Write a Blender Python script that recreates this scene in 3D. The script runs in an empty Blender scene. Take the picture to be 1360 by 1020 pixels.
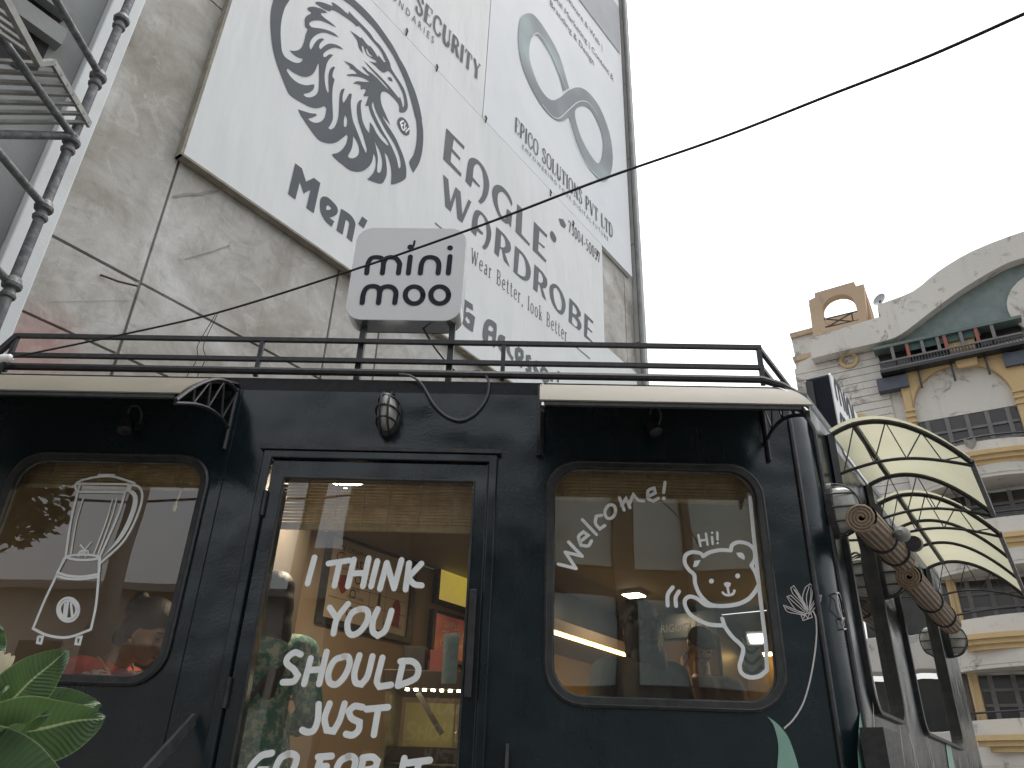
import bpy, bmesh, math, random
from mathutils import Vector, Matrix, Quaternion
from mathutils.geometry import tessellate_polygon
random.seed(7)
R = math.radians
SC = bpy.context.scene
COL = SC.collection

# ------------------------------------------------------------------ camera
# phone camera, 27 mm equivalent, looking up 28 degrees with a slight roll
F_PX, CX, CY = 1021.0, 680.0, 510.0
CAMZ = 1.6
_u = Vector((752 - CX, -(-1400 - CY), -F_PX)).normalized()      # zenith seen by the camera
_fw = Vector((0, 0, -1))
_y = (_fw - _fw.dot(_u) * _u).normalized()
_x = _y.cross(_u)
EYE = Vector((0, 0, CAMZ))
cam = bpy.data.cameras.new('camera')
cam.sensor_fit = 'HORIZONTAL'; cam.sensor_width = 36.0
cam.lens = 36.0 * F_PX / 1360.0
cam.clip_start = 0.05; cam.clip_end = 2000
cam_o = bpy.data.objects.new('camera', cam)
COL.objects.link(cam_o)
m3 = Matrix((_x, _y, _u))
cam_o.matrix_world = Matrix.Translation(EYE) @ m3.to_4x4()
SC.camera = cam_o

# ------------------------------------------------------------------ sky, sun, exposure
SUN_AZ, SUN_EL = R(25), R(74)       # veiled sun, high and ahead to the right
world = bpy.data.worlds.new('World'); SC.world = world
world.use_nodes = True
wn = world.node_tree
bg = wn.nodes['Background']
sky = wn.nodes.new('ShaderNodeTexSky'); sky.sky_type = 'NISHITA'
sky.sun_disc = False
sky.sun_elevation = SUN_EL; sky.sun_rotation = SUN_AZ
sky.air_density = 1.6; sky.dust_density = 6.0; sky.ozone_density = 1.0
hs = wn.nodes.new('ShaderNodeHueSaturation')
hs.inputs['Saturation'].default_value = 0.20
wn.links.new(sky.outputs[0], hs.inputs['Color'])
wn.links.new(hs.outputs[0], bg.inputs[0])
bg.inputs[1].default_value = 0.15
sun = bpy.data.lights.new('sun', 'SUN'); sun.energy = 0.6; sun.angle = R(25); sun.color = (1, .97, .93)
sun_o = bpy.data.objects.new('sun', sun); COL.objects.link(sun_o)
_sd = Vector((math.sin(SUN_AZ) * math.cos(SUN_EL), math.cos(SUN_AZ) * math.cos(SUN_EL), math.sin(SUN_EL)))
sun_o.rotation_euler = _sd.to_track_quat('Z', 'Y').to_euler()
SC.view_settings.view_transform = 'Standard'; SC.view_settings.look = 'None'
SC.view_settings.gamma = 1.0; SC.view_settings.use_curve_mapping = False
SC.view_settings.exposure = 1.1
SC.render.resolution_x = 1024; SC.render.resolution_y = 768
SC.render.engine = 'CYCLES'
SC.cycles.max_bounces = 10; SC.cycles.transparent_max_bounces = 24

# ------------------------------------------------------------------ helpers
def ray(px, py):
    d = Vector((px - CX, -(py - CY), -F_PX))
    return Vector((d.dot(_x), d.dot(_y), d.dot(_u)))
class Frame:
    """a vertical plane in the place: u runs along the azimuth, v is height, w points out of the wall"""
    def __init__(s, o, az):
        a = R(az); s.az = az
        s.o = Vector((o[0], o[1], 0)); s.e = Vector((math.sin(a), math.cos(a), 0)); s.n = Vector((math.cos(a), -math.sin(a), 0))
    def pt(s, u, v, w=0): return s.o + s.e * u + s.n * w + Vector((0, 0, v))
    def px(s, x, y, w=0):
        r = ray(x, y); o = s.o + s.n * w
        p = EYE + r * ((o - EYE).dot(s.n) / r.dot(s.n)); d = p - o
        return (d.dot(s.e), p.z)
    def pp(s, pts, w=0): return [s.px(x, y, w) for x, y in pts]
def T(st, x0=0, y0=0, k=1.0):
    return [(x0 + float(a.split(',')[0]) / k, y0 + float(a.split(',')[1]) / k) for a in st.split()]
def cat(pts, closed=True, n=4, corner=62):
    """Catmull-Rom through the points, corners kept"""
    N = len(pts)
    if N < 3: return list(pts)
    P = [Vector(p) for p in pts]
    def is_c(i):
        if not closed and (i == 0 or i == N - 1): return True
        a = P[i] - P[i - 1]; b = P[(i + 1) % N] - P[i]
        if a.length < 1e-9 or b.length < 1e-9: return True
        return a.angle(b) > R(corner)
    C = [is_c(i) for i in range(N)]
    out = []
    for i in range(N if closed else N - 1):
        p1, p2 = P[i], P[(i + 1) % N]
        L = (p2 - p1).length
        m1 = (p2 - p1) if C[i] else (p2 - P[i - 1]) * .5
        m2 = (p2 - p1) if C[(i + 1) % N] else (P[(i + 2) % N] - p1) * .5
        if m1.length > L: m1 = m1 * (L / m1.length)
        if m2.length > L: m2 = m2 * (L / m2.length)
        for k in range(n):
            t = k / n; t2 = t * t; t3 = t2 * t
            out.append(p1 * (2*t3 - 3*t2 + 1) + m1 * (t3 - 2*t2 + t) + p2 * (-2*t3 + 3*t2) + m2 * (t3 - t2))
    if not closed: out.append(P[-1])
    return [tuple(p) for p in out]
def ell(cx, cy, rx, ry, n=20, rot=0):
    c, s_ = math.cos(rot), math.sin(rot)
    return [(cx + rx*math.cos(a)*c - ry*math.sin(a)*s_, cy + rx*math.cos(a)*s_ + ry*math.sin(a)*c) for a in [2*math.pi*i/n for i in range(n)]]
def rrect(u0, v0, u1, v1, r, n=6):
    out = []
    for (cx, cy, a0) in ((u1-r, v1-r, 0), (u0+r, v1-r, 90), (u0+r, v0+r, 180), (u1-r, v0+r, 270)):
        for i in range(n+1):
            a = R(a0 + 90*i/n); out.append((cx + r*math.cos(a), cy + r*math.sin(a)))
    return out

class MB:
    def __init__(s): s.v = []; s.f = []; s.uv = None
    def add(s, vs, fs):
        b = len(s.v); s.v += [Vector(v) for v in vs]; s.f += [tuple(b + i for i in f) for f in fs]; return s
    def box(s, fr, u0, u1, v0, v1, w0, w1):
        vs = [fr.pt(u, v, w) for w in (w0, w1) for v in (v0, v1) for u in (u0, u1)]
        return s.add(vs, [(0,2,3,1), (4,5,7,6), (0,1,5,4), (2,6,7,3), (0,4,6,2), (1,3,7,5)])
    def bar(s, p, q, a, b=None, up=(0,0,1)):
        p, q = Vector(p), Vector(q); b = b or a
        d = (q - p).normalized(); up = Vector(up)
        if abs(d.dot(up)) > .98: up = Vector((1, 0, 0)) if abs(d.x) < .9 else Vector((0, 1, 0))
        x = d.cross(up).normalized(); y = x.cross(d)
        vs = [c + x*(i*a/2) + y*(j*b/2) for c in (p, q) for j in (-1, 1) for i in (-1, 1)]
        return s.add(vs, [(0,2,3,1), (4,5,7,6), (0,1,5,4), (2,6,7,3), (0,4,6,2), (1,3,7,5)])
    def tube(s, pts, r, n=8, closed=False):
        P = [Vector(p) for p in pts]; N = len(P)
        rr = r if isinstance(r, (list, tuple)) else [r]*N
        ts = []
        for i in range(N):
            a = P[i-1] if (i > 0 or closed) else P[i]; b = P[(i+1) % N] if (i < N-1 or closed) else P[i]
            d = b - a; ts.append(d.normalized() if d.length > 1e-9 else Vector((0,0,1)))
        up = Vector((0,0,1)) if abs(ts[0].z) < .9 else Vector((1,0,0))
        x = ts[0].cross(up).normalized(); vs = []
        for i in range(N):
            if i:
                q = ts[i-1].rotation_difference(ts[i]); x = q @ x
            x = (x - ts[i]*x.dot(ts[i])).normalized(); y = ts[i].cross(x)
            for k in range(n):
                a = 2*math.pi*k/n; vs.append(P[i] + (x*math.cos(a) + y*math.sin(a))*rr[i])
        fs = []
        for i in range(N if closed else N-1):
            j = (i+1) % N
            for k in range(n):
                l = (k+1) % n; fs.append((i*n+k, i*n+l, j*n+l, j*n+k))
        if not closed:
            fs.append(tuple(reversed(range(n)))); fs.append(tuple((N-1)*n + k for k in range(n)))
        return s.add(vs, fs)
    def prism(s, fr, outer, holes=(), w0=0, w1=.01, flat=False):
        loops = [list(outer)] + [list(h) for h in holes]
        tri = tessellate_polygon([[Vector((u, v, 0)) for u, v in l] for l in loops])
        al = [p for l in loops for p in l]; n = len(al)
        A = lambda t: (al[t[1]][0]-al[t[0]][0])*(al[t[2]][1]-al[t[0]][1]) - (al[t[1]][1]-al[t[0]][1])*(al[t[2]][0]-al[t[0]][0])
        tri = [t if A(t) > 0 else (t[0], t[2], t[1]) for t in tri]
        vs = [fr.pt(u, v, w1) for u, v in al]; fs = [tuple(t) for t in tri]
        if not flat:
            vs += [fr.pt(u, v, w0) for u, v in al]; fs += [(t[0]+n, t[2]+n, t[1]+n) for t in tri]
            b = 0
            for l in loops:
                ar = sum(l[i-1][0]*l[i][1] - l[i][0]*l[i-1][1] for i in range(len(l)))
                want = (l is loops[0])
                for i in range(len(l)):
                    j = (i+1) % len(l); q = (b+i, b+j, n+b+j, n+b+i)
                    fs.append(q if (ar > 0) != want else tuple(reversed(q)))
                b += len(l)
        return s.add(vs, fs)
    def ribbon(s, fr, uv, width, w, closed=False, cap=True):
        P = [Vector(p) for p in uv]
        Q = [P[0]]
        for p in P[1:]:
            if (p - Q[-1]).length > width*.02: Q.append(p)
        P = Q; N = len(P)
        if N < 2: return s
        if closed and (P[0]-P[-1]).length < width*.05: P.pop(); N -= 1
        h = width/2; vs = []; fs = []
        for i in range(N):
            a = P[i-1] if (i > 0 or closed) else P[i]; b = P[(i+1) % N] if (i < N-1 or closed) else P[i]
            d1 = (P[i]-a).normalized() if (P[i]-a).length > 1e-9 else (b-P[i]).normalized()
            d2 = (b-P[i]).normalized() if (b-P[i]).length > 1e-9 else d1
            t = d1 + d2
            t = t.normalized() if t.length > .3 else d1
            nn = Vector((-t.y, t.x)); c = max(.55, nn.dot(Vector((-d1.y, d1.x))))
            vs += [P[i] + nn*(h/c), P[i] - nn*(h/c)]
        for i in range(N if closed else N-1):
            j = (i+1) % N; fs.append((2*i, 2*i+1, 2*j+1, 2*j))
        if cap and not closed:
            for i, sg in ((0, -1), (N-1, 1)):
                d = (P[1]-P[0]).normalized() if i == 0 else (P[-1]-P[-2]).normalized()
                nn = Vector((-d.y, d.x)); b = len(vs); k = 7
                for q in range(k+1):
                    a = math.pi*q/k; vs.append(P[i] + nn*(h*math.cos(a)) + d*(sg*h*math.sin(a)))
                fs.append(tuple(range(b, b+k+1)) if sg < 0 else tuple(reversed(range(b, b+k+1))))
        return s.add([fr.pt(p.x, p.y, w) for p in vs], fs)
    def lathe(s, base, axis, prof, n=16):
        base = Vector(base); ax = Vector(axis).normalized()
        x = ax.orthogonal().normalized(); y = ax.cross(x)
        vs = []; fs = []
        for (r, h) in prof:
            for k in range(n):
                a = 2*math.pi*k/n; vs.append(base + ax*h + (x*math.cos(a)+y*math.sin(a))*r)
        for i in range(len(prof)-1):
            for k in range(n):
                l = (k+1) % n; fs.append((i*n+k, i*n+l, (i+1)*n+l, (i+1)*n+k))
        fs.append(tuple(reversed(range(n)))); fs.append(tuple((len(prof)-1)*n+k for k in range(n)))
        return s.add(vs, fs)
    def sphere(s, c, r, n=12, m=8):
        c = Vector(c); r = (r, r, r) if not isinstance(r, (tuple, list)) else r
        vs = [c + Vector((0,0,r[2]))]; fs = []
        for i in range(1, m):
            t = math.pi*i/m
            for k in range(n):
                a = 2*math.pi*k/n; vs.append(c + Vector((r[0]*math.sin(t)*math.cos(a), r[1]*math.sin(t)*math.sin(a), r[2]*math.cos(t))))
        vs.append(c - Vector((0,0,r[2])))
        for k in range(n): fs.append((0, 1+k, 1+(k+1) % n))
        for i in range(m-2):
            for k in range(n):
                a = 1+i*n+k; b = 1+i*n+(k+1) % n; fs.append((a, a+n, b+n, b))
        L = len(vs)-1
        for k in range(n): fs.append((L, 1+(m-2)*n+(k+1) % n, 1+(m-2)*n+k))
        return s.add(vs, fs)
    def mesh(s, name, off):
        me = bpy.data.meshes.new(name)
        me.from_pydata([tuple(v - off) for v in s.v], [], s.f); me.validate(); me.update()
        return me
    def build(s, name, mat, parent=None, smooth=False, bevel=0, label=None, cat_=None, group=None, kind=None, base=None):
        root = parent
        off = Vector((0, 0, 0))
        while root is not None:
            off = off + Vector(root['_loc']) if '_loc' in root else off
            root = root.parent
        if parent is None:
            xs = [v.x for v in s.v]; ys = [v.y for v in s.v]; zs = [v.z for v in s.v]
            off = Vector(((min(xs)+max(xs))/2, (min(ys)+max(ys))/2, min(zs)))
        me = s.mesh(name, off)
        me.materials.append(mat)
        o = bpy.data.objects.new(name, me); COL.objects.link(o)
        if parent is None: o.location = off; o['_loc'] = tuple(off)
        else: o.parent = parent
        if smooth:
            for p in me.polygons: p.use_smooth = True
            if smooth != 'all':
                try: me.set_sharp_from_angle(angle=R(38))
                except Exception: pass
        if bevel:
            b = o.modifiers.new('bevel', 'BEVEL'); b.width = bevel; b.segments = 2; b.limit_method = 'ANGLE'
        if label: o['label'] = label
        if cat_: o['category'] = cat_
        if group: o['group'] = group
        if kind: o['kind'] = kind
        return o
def thing(name, label, cat_, loc, group=None):
    o = bpy.data.objects.new(name, None); COL.objects.link(o); o.empty_display_size = .1
    o.location = loc; o['_loc'] = tuple(loc); o['label'] = label; o['category'] = cat_
    if group: o['group'] = group
    return o
def mirror_pt(p, fr):
    d = (p - fr.o).dot(fr.n); return p - fr.n*(2*d)

# ------------------------------------------------------------------ materials
def newmat(name):
    m = bpy.data.materials.new(name); m.use_nodes = True
    nt = m.node_tree; b = nt.nodes['Principled BSDF']
    return m, nt, b
def noise(nt, co, scale, detail=6, rough=.6, dist=0):
    n = nt.nodes.new('ShaderNodeTexNoise'); n.inputs['Scale'].default_value = scale; n.inputs['Detail'].default_value = detail
    n.inputs['Roughness'].default_value = rough; n.inputs['Distortion'].default_value = dist
    nt.links.new(co, n.inputs['Vector']); return n.outputs['Fac']
def ramp(nt, fac, stops):
    r = nt.nodes.new('ShaderNodeValToRGB'); e = r.color_ramp.elements
    e[0].position, e[0].color = stops[0][0], (*stops[0][1], 1) if len(stops[0][1]) == 3 else stops[0][1]
    e[1].position, e[1].color = stops[-1][0], (*stops[-1][1], 1)
    for p, c in stops[1:-1]:
        x = e.new(p); x.color = (*c, 1)
    nt.links.new(fac, r.inputs[0]); return r.outputs[0]
def mix(nt, fac, a, b, mode='MIX'):
    n = nt.nodes.new('ShaderNodeMix'); n.data_type = 'RGBA'; n.blend_type = mode
    for i, v in ((0, fac), (6, a), (7, b)):
        if isinstance(v, (int, float)): n.inputs[i].default_value = v
        elif isinstance(v, tuple): n.inputs[i].default_value = (*v, 1)
        else: nt.links.new(v, n.inputs[i])
    return n.outputs[2]
def g(v): return (v, v, v)
def pm(name, c1, c2=None, scale=6, rough=.6, metal=0, bump=0, bscale=60, spec=.5, coat=0, rvar=0, geo=True, emit=None, lo=.35, hi=.65):
    """procedural surface: colour varied by noise, fine relief, roughness variation"""
    m, nt, b = newmat(name)
    if geo: co = nt.nodes.new('ShaderNodeNewGeometry').outputs['Position']
    else: co = nt.nodes.new('ShaderNodeTexCoord').outputs['Object']
    c2 = c2 or tuple(x*.8 for x in c1)
    f = noise(nt, co, scale)
    nt.links.new(ramp(nt, f, [(lo, c1), (hi, c2)]), b.inputs['Base Color'])
    b.inputs['Roughness'].default_value = rough; b.inputs['Metallic'].default_value = metal
    b.inputs['Specular IOR Level'].default_value = spec; b.inputs['Coat Weight'].default_value = coat
    if rvar:
        f2 = noise(nt, co, scale*2.3)
        nt.links.new(ramp(nt, f2, [(.3, g(max(0, rough-rvar))), (.7, g(min(1, rough+rvar)))]), b.inputs['Roughness'])
    if bump:
        bn = nt.nodes.new('ShaderNodeBump'); bn.inputs['Strength'].default_value = 1; bn.inputs['Distance'].default_value = bump
        nt.links.new(noise(nt, co, bscale), bn.inputs['Height']); nt.links.new(bn.outputs[0], b.inputs['Normal'])
    if emit:
        b.inputs['Emission Color'].default_value = (*emit[0], 1); b.inputs['Emission Strength'].default_value = emit[1]
    return m
def mat_paint():
    """black gloss coach paint over beaten sheet: wavy, dusty, scratched, runs"""
    m, nt, b = newmat('black_coach_paint')
    co = nt.nodes.new('ShaderNodeNewGeometry').outputs['Position']
    mp = nt.nodes.new('ShaderNodeMapping'); mp.inputs['Scale'].default_value = (9, 9, .7); nt.links.new(co, mp.inputs[0])
    streak = noise(nt, mp.outputs[0], 4, 5, .65)
    dust = noise(nt, co, 55, 8, .8)
    base = ramp(nt, noise(nt, co, 1.6, 5), [(.3, (.0055, .0115, .0145)), (.7, (.011, .0195, .024))])
    c = mix(nt, ramp(nt, streak, [(.56, g(0)), (.85, g(.16))]), base, (.055, .06, .065))
    c = mix(nt, ramp(nt, dust, [(.63, g(0)), (.82, g(.45))]), c, (.05, .055, .058))
    mp2 = nt.nodes.new('ShaderNodeMapping'); mp2.inputs['Scale'].default_value = (1.2, 1.2, 40); mp2.inputs['Rotation'].default_value = (0, .15, 0); nt.links.new(co, mp2.inputs[0])
    scr = noise(nt, mp2.outputs[0], 5, 3, .5)
    c = mix(nt, ramp(nt, scr, [(.765, g(0)), (.78, g(.5))]), c, (.09, .09, .09))
    nt.links.new(c, b.inputs['Base Color'])
    nt.links.new(ramp(nt, noise(nt, co, 3, 7, .7), [(.3, g(.11)), (.75, g(.34))]), b.inputs['Roughness'])
    b.inputs['Specular IOR Level'].default_value = .55
    w = nt.nodes.new('ShaderNodeBump'); w.inputs['Strength'].default_value = 1; w.inputs['Distance'].default_value = .022
    nt.links.new(noise(nt, co, 2.3, 2, .5), w.inputs['Height'])
    w2 = nt.nodes.new('ShaderNodeBump'); w2.inputs['Strength'].default_value = 1; w2.inputs['Distance'].default_value = .0006
    nt.links.new(noise(nt, co, 90, 4, .6), w2.inputs['Height']); nt.links.new(w.outputs[0], w2.inputs['Normal'])
    nt.links.new(w2.outputs[0], b.inputs['Normal'])
    return m
def mat_glass(name, tint=(.86, .89, .87), ior=1.5, wob=.0, grime=.016, refl=3.0):
    m = bpy.data.materials.new(name); m.use_nodes = True; nt = m.node_tree; nt.nodes.clear()
    out = nt.nodes.new('ShaderNodeOutputMaterial'); tr = nt.nodes.new('ShaderNodeBsdfTransparent'); gl = nt.nodes.new('ShaderNodeBsdfGlossy')
    tr.inputs[0].default_value = (*tint, 1); gl.inputs['Roughness'].default_value = .0
    fr = nt.nodes.new('ShaderNodeFresnel'); fr.inputs[0].default_value = ior
    mu = nt.nodes.new('ShaderNodeMath'); mu.operation = 'MULTIPLY'; mu.use_clamp = True; mu.inputs[1].default_value = refl
    nt.links.new(fr.outputs[0], mu.inputs[0])
    mx = nt.nodes.new('ShaderNodeMixShader')
    nt.links.new(mu.outputs[0], mx.inputs[0]); nt.links.new(tr.outputs[0], mx.inputs[1]); nt.links.new(gl.outputs[0], mx.inputs[2])
    co = nt.nodes.new('ShaderNodeNewGeometry').outputs['Position']
    if wob:
        bn = nt.nodes.new('ShaderNodeBump'); bn.inputs['Strength'].default_value = 1; bn.inputs['Distance'].default_value = wob
        nt.links.new(noise(nt, co, 1.7, 1, .4), bn.inputs['Height']); nt.links.new(bn.outputs[0], gl.inputs['Normal'])
    # film of dust
    df = nt.nodes.new('ShaderNodeBsdfDiffuse'); df.inputs[0].default_value = (.55, .55, .52, 1)
    m2 = nt.nodes.new('ShaderNodeMixShader')
    nt.links.new(ramp(nt, noise(nt, co, 7, 8, .75), [(.35, g(grime*.35)), (.8, g(grime*1.8))]), m2.inputs[0])
    nt.links.new(mx.outputs[0], m2.inputs[1]); nt.links.new(df.outputs[0], m2.inputs[2])
    nt.links.new(m2.outputs[0], out.inputs[0])
    return m
def mat_concrete():
    m, nt, b = newmat('rendered_concrete')
    co = nt.nodes.new('ShaderNodeNewGeometry').outputs['Position']
    c = ramp(nt, noise(nt, co, .9, 8, .62, .6), [(.34, (.27, .25, .215)), (.45, (.39, .37, .335)), (.55, (.48, .465, .435)), (.66, (.60, .595, .575))])
    c = mix(nt, ramp(nt, noise(nt, co, 4.2, 9, .7, 1.0), [(.5, g(0)), (.72, g(.55))]), c, (.25, .225, .185))
    c = mix(nt, ramp(nt, noise(nt, co, 2.1, 6, .6, 2.5), [(.55, g(0)), (.62, g(.35)), (.7, g(0))]), c, (.62, .61, .59))
    c = mix(nt, ramp(nt, noise(nt, co, 38, 6, .7), [(.60, g(0)), (.78, g(.5))]), c, (.19, .175, .15))
    mp = nt.nodes.new('ShaderNodeMapping'); mp.inputs['Scale'].default_value = (5, 5, .35); nt.links.new(co, mp.inputs[0])
    c = mix(nt, ramp(nt, noise(nt, mp.outputs[0], 2.2, 5, .6), [(.58, g(0)), (.8, g(.4))]), c, (.27, .24, .20))
    # smear of red spray paint near the neighbour's corner
    P = W.pt(*W.px(45, 462), .03)
    vd = nt.nodes.new('ShaderNodeVectorMath'); vd.operation = 'DISTANCE'; vd.inputs[1].default_value = P; nt.links.new(co, vd.inputs[0])
    c = mix(nt, ramp(nt, vd.outputs['Value'], [(.08, g(.42)), (.42, g(0))]), c, (.40, .13, .12))
    nt.links.new(c, b.inputs['Base Color']); b.inputs['Roughness'].default_value = .9; b.inputs['Specular IOR Level'].default_value = .2
    bn = nt.nodes.new('ShaderNodeBump'); bn.inputs['Strength'].default_value = .7; bn.inputs['Distance'].default_value = .009
    nt.links.new(noise(nt, co, 9, 10, .72), bn.inputs['Height']); nt.links.new(bn.outputs[0], b.inputs['Normal'])
    return m
def mat_banner():
    m, nt, b = newmat('flex_banner')
    co = nt.nodes.new('ShaderNodeNewGeometry').outputs['Position']
    c = ramp(nt, noise(nt, co, .7, 5), [(.3, (.615, .635, .63)), (.7, (.68, .695, .69))])
    mp = nt.nodes.new('ShaderNodeMapping'); mp.inputs['Scale'].default_value = (4, 4, .25); nt.links.new(co, mp.inputs[0])
    c = mix(nt, ramp(nt, noise(nt, mp.outputs[0], 3, 6, .7), [(.6, g(0)), (.85, g(.4))]), c, (.52, .51, .46))
    c = mix(nt, ramp(nt, noise(nt, co, 3.3, 7, .8), [(.69, g(0)), (.78, g(.45))]), c, (.46, .42, .33))
    nt.links.new(c, b.inputs['Base Color']); b.inputs['Roughness'].default_value = .55; b.inputs['Specular IOR Level'].default_value = .3
    bn = nt.nodes.new('ShaderNodeBump'); bn.inputs['Strength'].default_value = .6; bn.inputs['Distance'].default_value = .05
    mp3 = nt.nodes.new('ShaderNodeMapping'); mp3.inputs['Scale'].default_value = (1.4, 1.4, .3); nt.links.new(co, mp3.inputs[0])
    nt.links.new(noise(nt, mp3.outputs[0], 1.6, 3, .5), bn.inputs['Height']); nt.links.new(bn.outputs[0], b.inputs['Normal'])
    return m
def mat_facade(name, c1, c2, stain=(.25, .23, .20), amt=.6):
    m, nt, b = newmat(name)
    co = nt.nodes.new('ShaderNodeNewGeometry').outputs['Position']
    c = ramp(nt, noise(nt, co, .35, 6), [(.3, c1), (.7, c2)])
    c = mix(nt, ramp(nt, noise(nt, co, 1.1, 9, .75, .8), [(.55, g(0)), (.63, g(amt))]), c, stain)
    mp = nt.nodes.new('ShaderNodeMapping'); mp.inputs['Scale'].default_value = (1.6, 1.6, .15); nt.links.new(co, mp.inputs[0])
    c = mix(nt, ramp(nt, noise(nt, mp.outputs[0], 1.5, 6, .7), [(.55, g(0)), (.8, g(.35))]), c, stain)
    nt.links.new(c, b.inputs['Base Color']); b.inputs['Roughness'].default_value = .85; b.inputs['Specular IOR Level'].default_value = .2
    bn = nt.nodes.new('ShaderNodeBump'); bn.inputs['Strength'].default_value = .6; bn.inputs['Distance'].default_value = .02
    nt.links.new(noise(nt, co, 12, 8, .7), bn.inputs['Height']); nt.links.new(bn.outputs[0], b.inputs['Normal'])
    return m
def mat_emit(name, col, st):
    m = bpy.data.materials.new(name); m.use_nodes = True; nt = m.node_tree; b = nt.nodes['Principled BSDF']
    b.inputs['Base Color'].default_value = (*[min(1, c) for c in col], 1)
    b.inputs['Emission Color'].default_value = (*col, 1); b.inputs['Emission Strength'].default_value = st
    return m

# the planes of the place
FR = Frame((0, 3.1), 92.4)                       # front of the cafe cart
CORN = FR.pt(1.31, 0)                            # its right front corner
SD = Frame((CORN.x, CORN.y), 35.5)               # its long side
W1 = Frame((-2.5, 3.22), 36.5)                   # inner wall with the posters
_wn = Frame((0, 0), 36.5).n
W = Frame(tuple((_wn*-5.25)[:2]), 36.5)          # concrete gable of the neighbouring building
FC = Frame((13.4, 22.3), 122)                    # the apartment building across the yard

PAINT = mat_paint()
GLASS = mat_glass('window_glass', wob=.003)
CONC = mat_concrete()
BANN = mat_banner()
STEEL = pm('black_steel', (.012, .012, .014), (.03, .03, .032), 30, .42, 0, .0008, 200, rvar=.12)
RUBBER = pm('window_rubber', (.012, .013, .014), (.035, .036, .036), 14, .5, bump=.001, bscale=120)
INK = pm('grey_print', (.09, .10, .112), (.11, .12, .132), 2, .7, spec=.2)
INK2 = pm('soft_grey_print', (.12, .13, .135), (.15, .16, .165), 2, .7, spec=.2)
VINYL = pm('white_vinyl', (.82, .84, .83), (.74, .76, .75), 20, .5)
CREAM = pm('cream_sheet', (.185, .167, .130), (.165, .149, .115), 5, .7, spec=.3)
GALV = pm('scaffold_steel', (.10, .11, .12), (.26, .25, .23), 22, .6, .35, .002, 120, rvar=.15, lo=.42, hi=.75)
WHITEP = pm('white_masonry_paint', (.68, .70, .70), (.60, .62, .62), 2, .75, bump=.002, bscale=60)
GREYP = pm('pale_grey_render', (.27, .28, .275), (.22, .23, .225), 2.2, .85, bump=.003, bscale=40)
CABLE = pm('black_cable', (.012, .012, .016), (.02, .02, .024), 30, .5)
LINK = pm('dark_navy_letter', (.010, .013, .022), (.016, .02, .03), 9, .6, spec=.2)

# ================================================================== ground
gm = MB()
for (x0, x1, y0, y1) in ((-150, 150, -150, 150),):
    gm.add([(x0, y0, 0), (x1, y0, 0), (x1, y1, 0), (x0, y1, 0)], [(0, 1, 2, 3)])
gr = gm.build('ground', pm('dusty_asphalt', (.11, .105, .10), (.17, .16, .15), .8, .9, bump=.01, bscale=30), kind='structure')

# ================================================================== concrete gable wall behind the cart
uL = W.px(196, 0, .0)[0] - .25; uR = W.px(835, 300)[0]
uLb = W.px(30, 400)[0]
uL = min(uL, uLb) - .3
WH = 20.5
tb = thing('concrete_building', 'tall building with bare stained concrete gable wall behind the black cart', 'building', W.pt(uR/2, 0, -1))
MB().box(W, uL, uR, 0, WH, -6, -.03).build('gable_wall', CONC, tb)
vl = [W.px(227, 240)[0], W.px(447, 357)[0], W.px(503, 436)[0]]
vl[0] = .5*(W.px(227, 240)[0] + W.px(152, 488)[0])
vl[1] = .5*(W.px(447, 357)[0] + W.px(428, 497)[0])
hz = [W.px(204, 386)[1], W.px(116, 453)[1], W.px(287, 8)[1]]
us = [uL, vl[0], vl[1], vl[2]]
while us[-1] + 1.9 < uR: us.append(us[-1] + 1.9)
us.append(uR)
vs_ = [0, 1.4, 2.6, sorted(hz)[0], sorted(hz)[1], sorted(hz)[2]]
while vs_[-1] + 2.1 < WH: vs_.append(vs_[-1] + 2.1)
vs_.append(WH)
for i in range(len(us)-1):
    for j in range(len(vs_)-1):
        if us[i+1]-us[i] < .05 or vs_[j+1]-vs_[j] < .05: continue
        dz = random.uniform(-.004, .004)
        MB().box(W, us[i]+.012, us[i+1]-.012, vs_[j]+.012, vs_[j+1]-.012, -.03, .012+dz).build('concrete_panel', CONC, tb)
# corner pier at the right end of the gable (pale, with its own return)
PIER = pm('pale_pier_render', (.50, .50, .48), (.40, .40, .38), 1.5, .85, bump=.004, bscale=30)
for k in range(9):
    MB().box(W, uR+.012, uR+.30, k*2.2+.01, min(WH-1, (k+1)*2.2-.01), -6, .10).build('pier_block', PIER, tb)
MB().tube([W.pt(uR+.02, 0, .14), W.pt(uR+.02, WH-1.5, .14)], .045, 8).build('drain_pipe', pm('grey_pvc', (.16, .17, .17), (.24, .25, .25), 4, .5), tb, smooth=True)
# bits of rusted wire and patched cracks on the concrete
for (a, b) in (((131, 366), (183, 380)),):
    p, q = W.pt(*W.px(*a), .02), W.pt(*W.px(*b, .12), .12)
    MB().tube([p, (p+q)/2 - Vector((0, 0, .01)), q], .008, 6).build('rusty_rod', pm('rust', (.10, .06, .04), (.05, .035, .03), 20, .8), tb)
for pts, wd in ((((230, 262), (246, 259), (262, 259), (275, 256), (288, 255)), .022), (((245, 345), (280, 335), (303, 327)), .010), (((590/3.92+120-100, 400), (60, 402)), .004)):
    uv = W.pp(pts)
    MB().ribbon(W, cat(uv, False), wd, .018).build('patched_crack', pm('crack_fill', (.24, .23, .205), (.33, .32, .295), 20, .9), tb)

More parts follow.
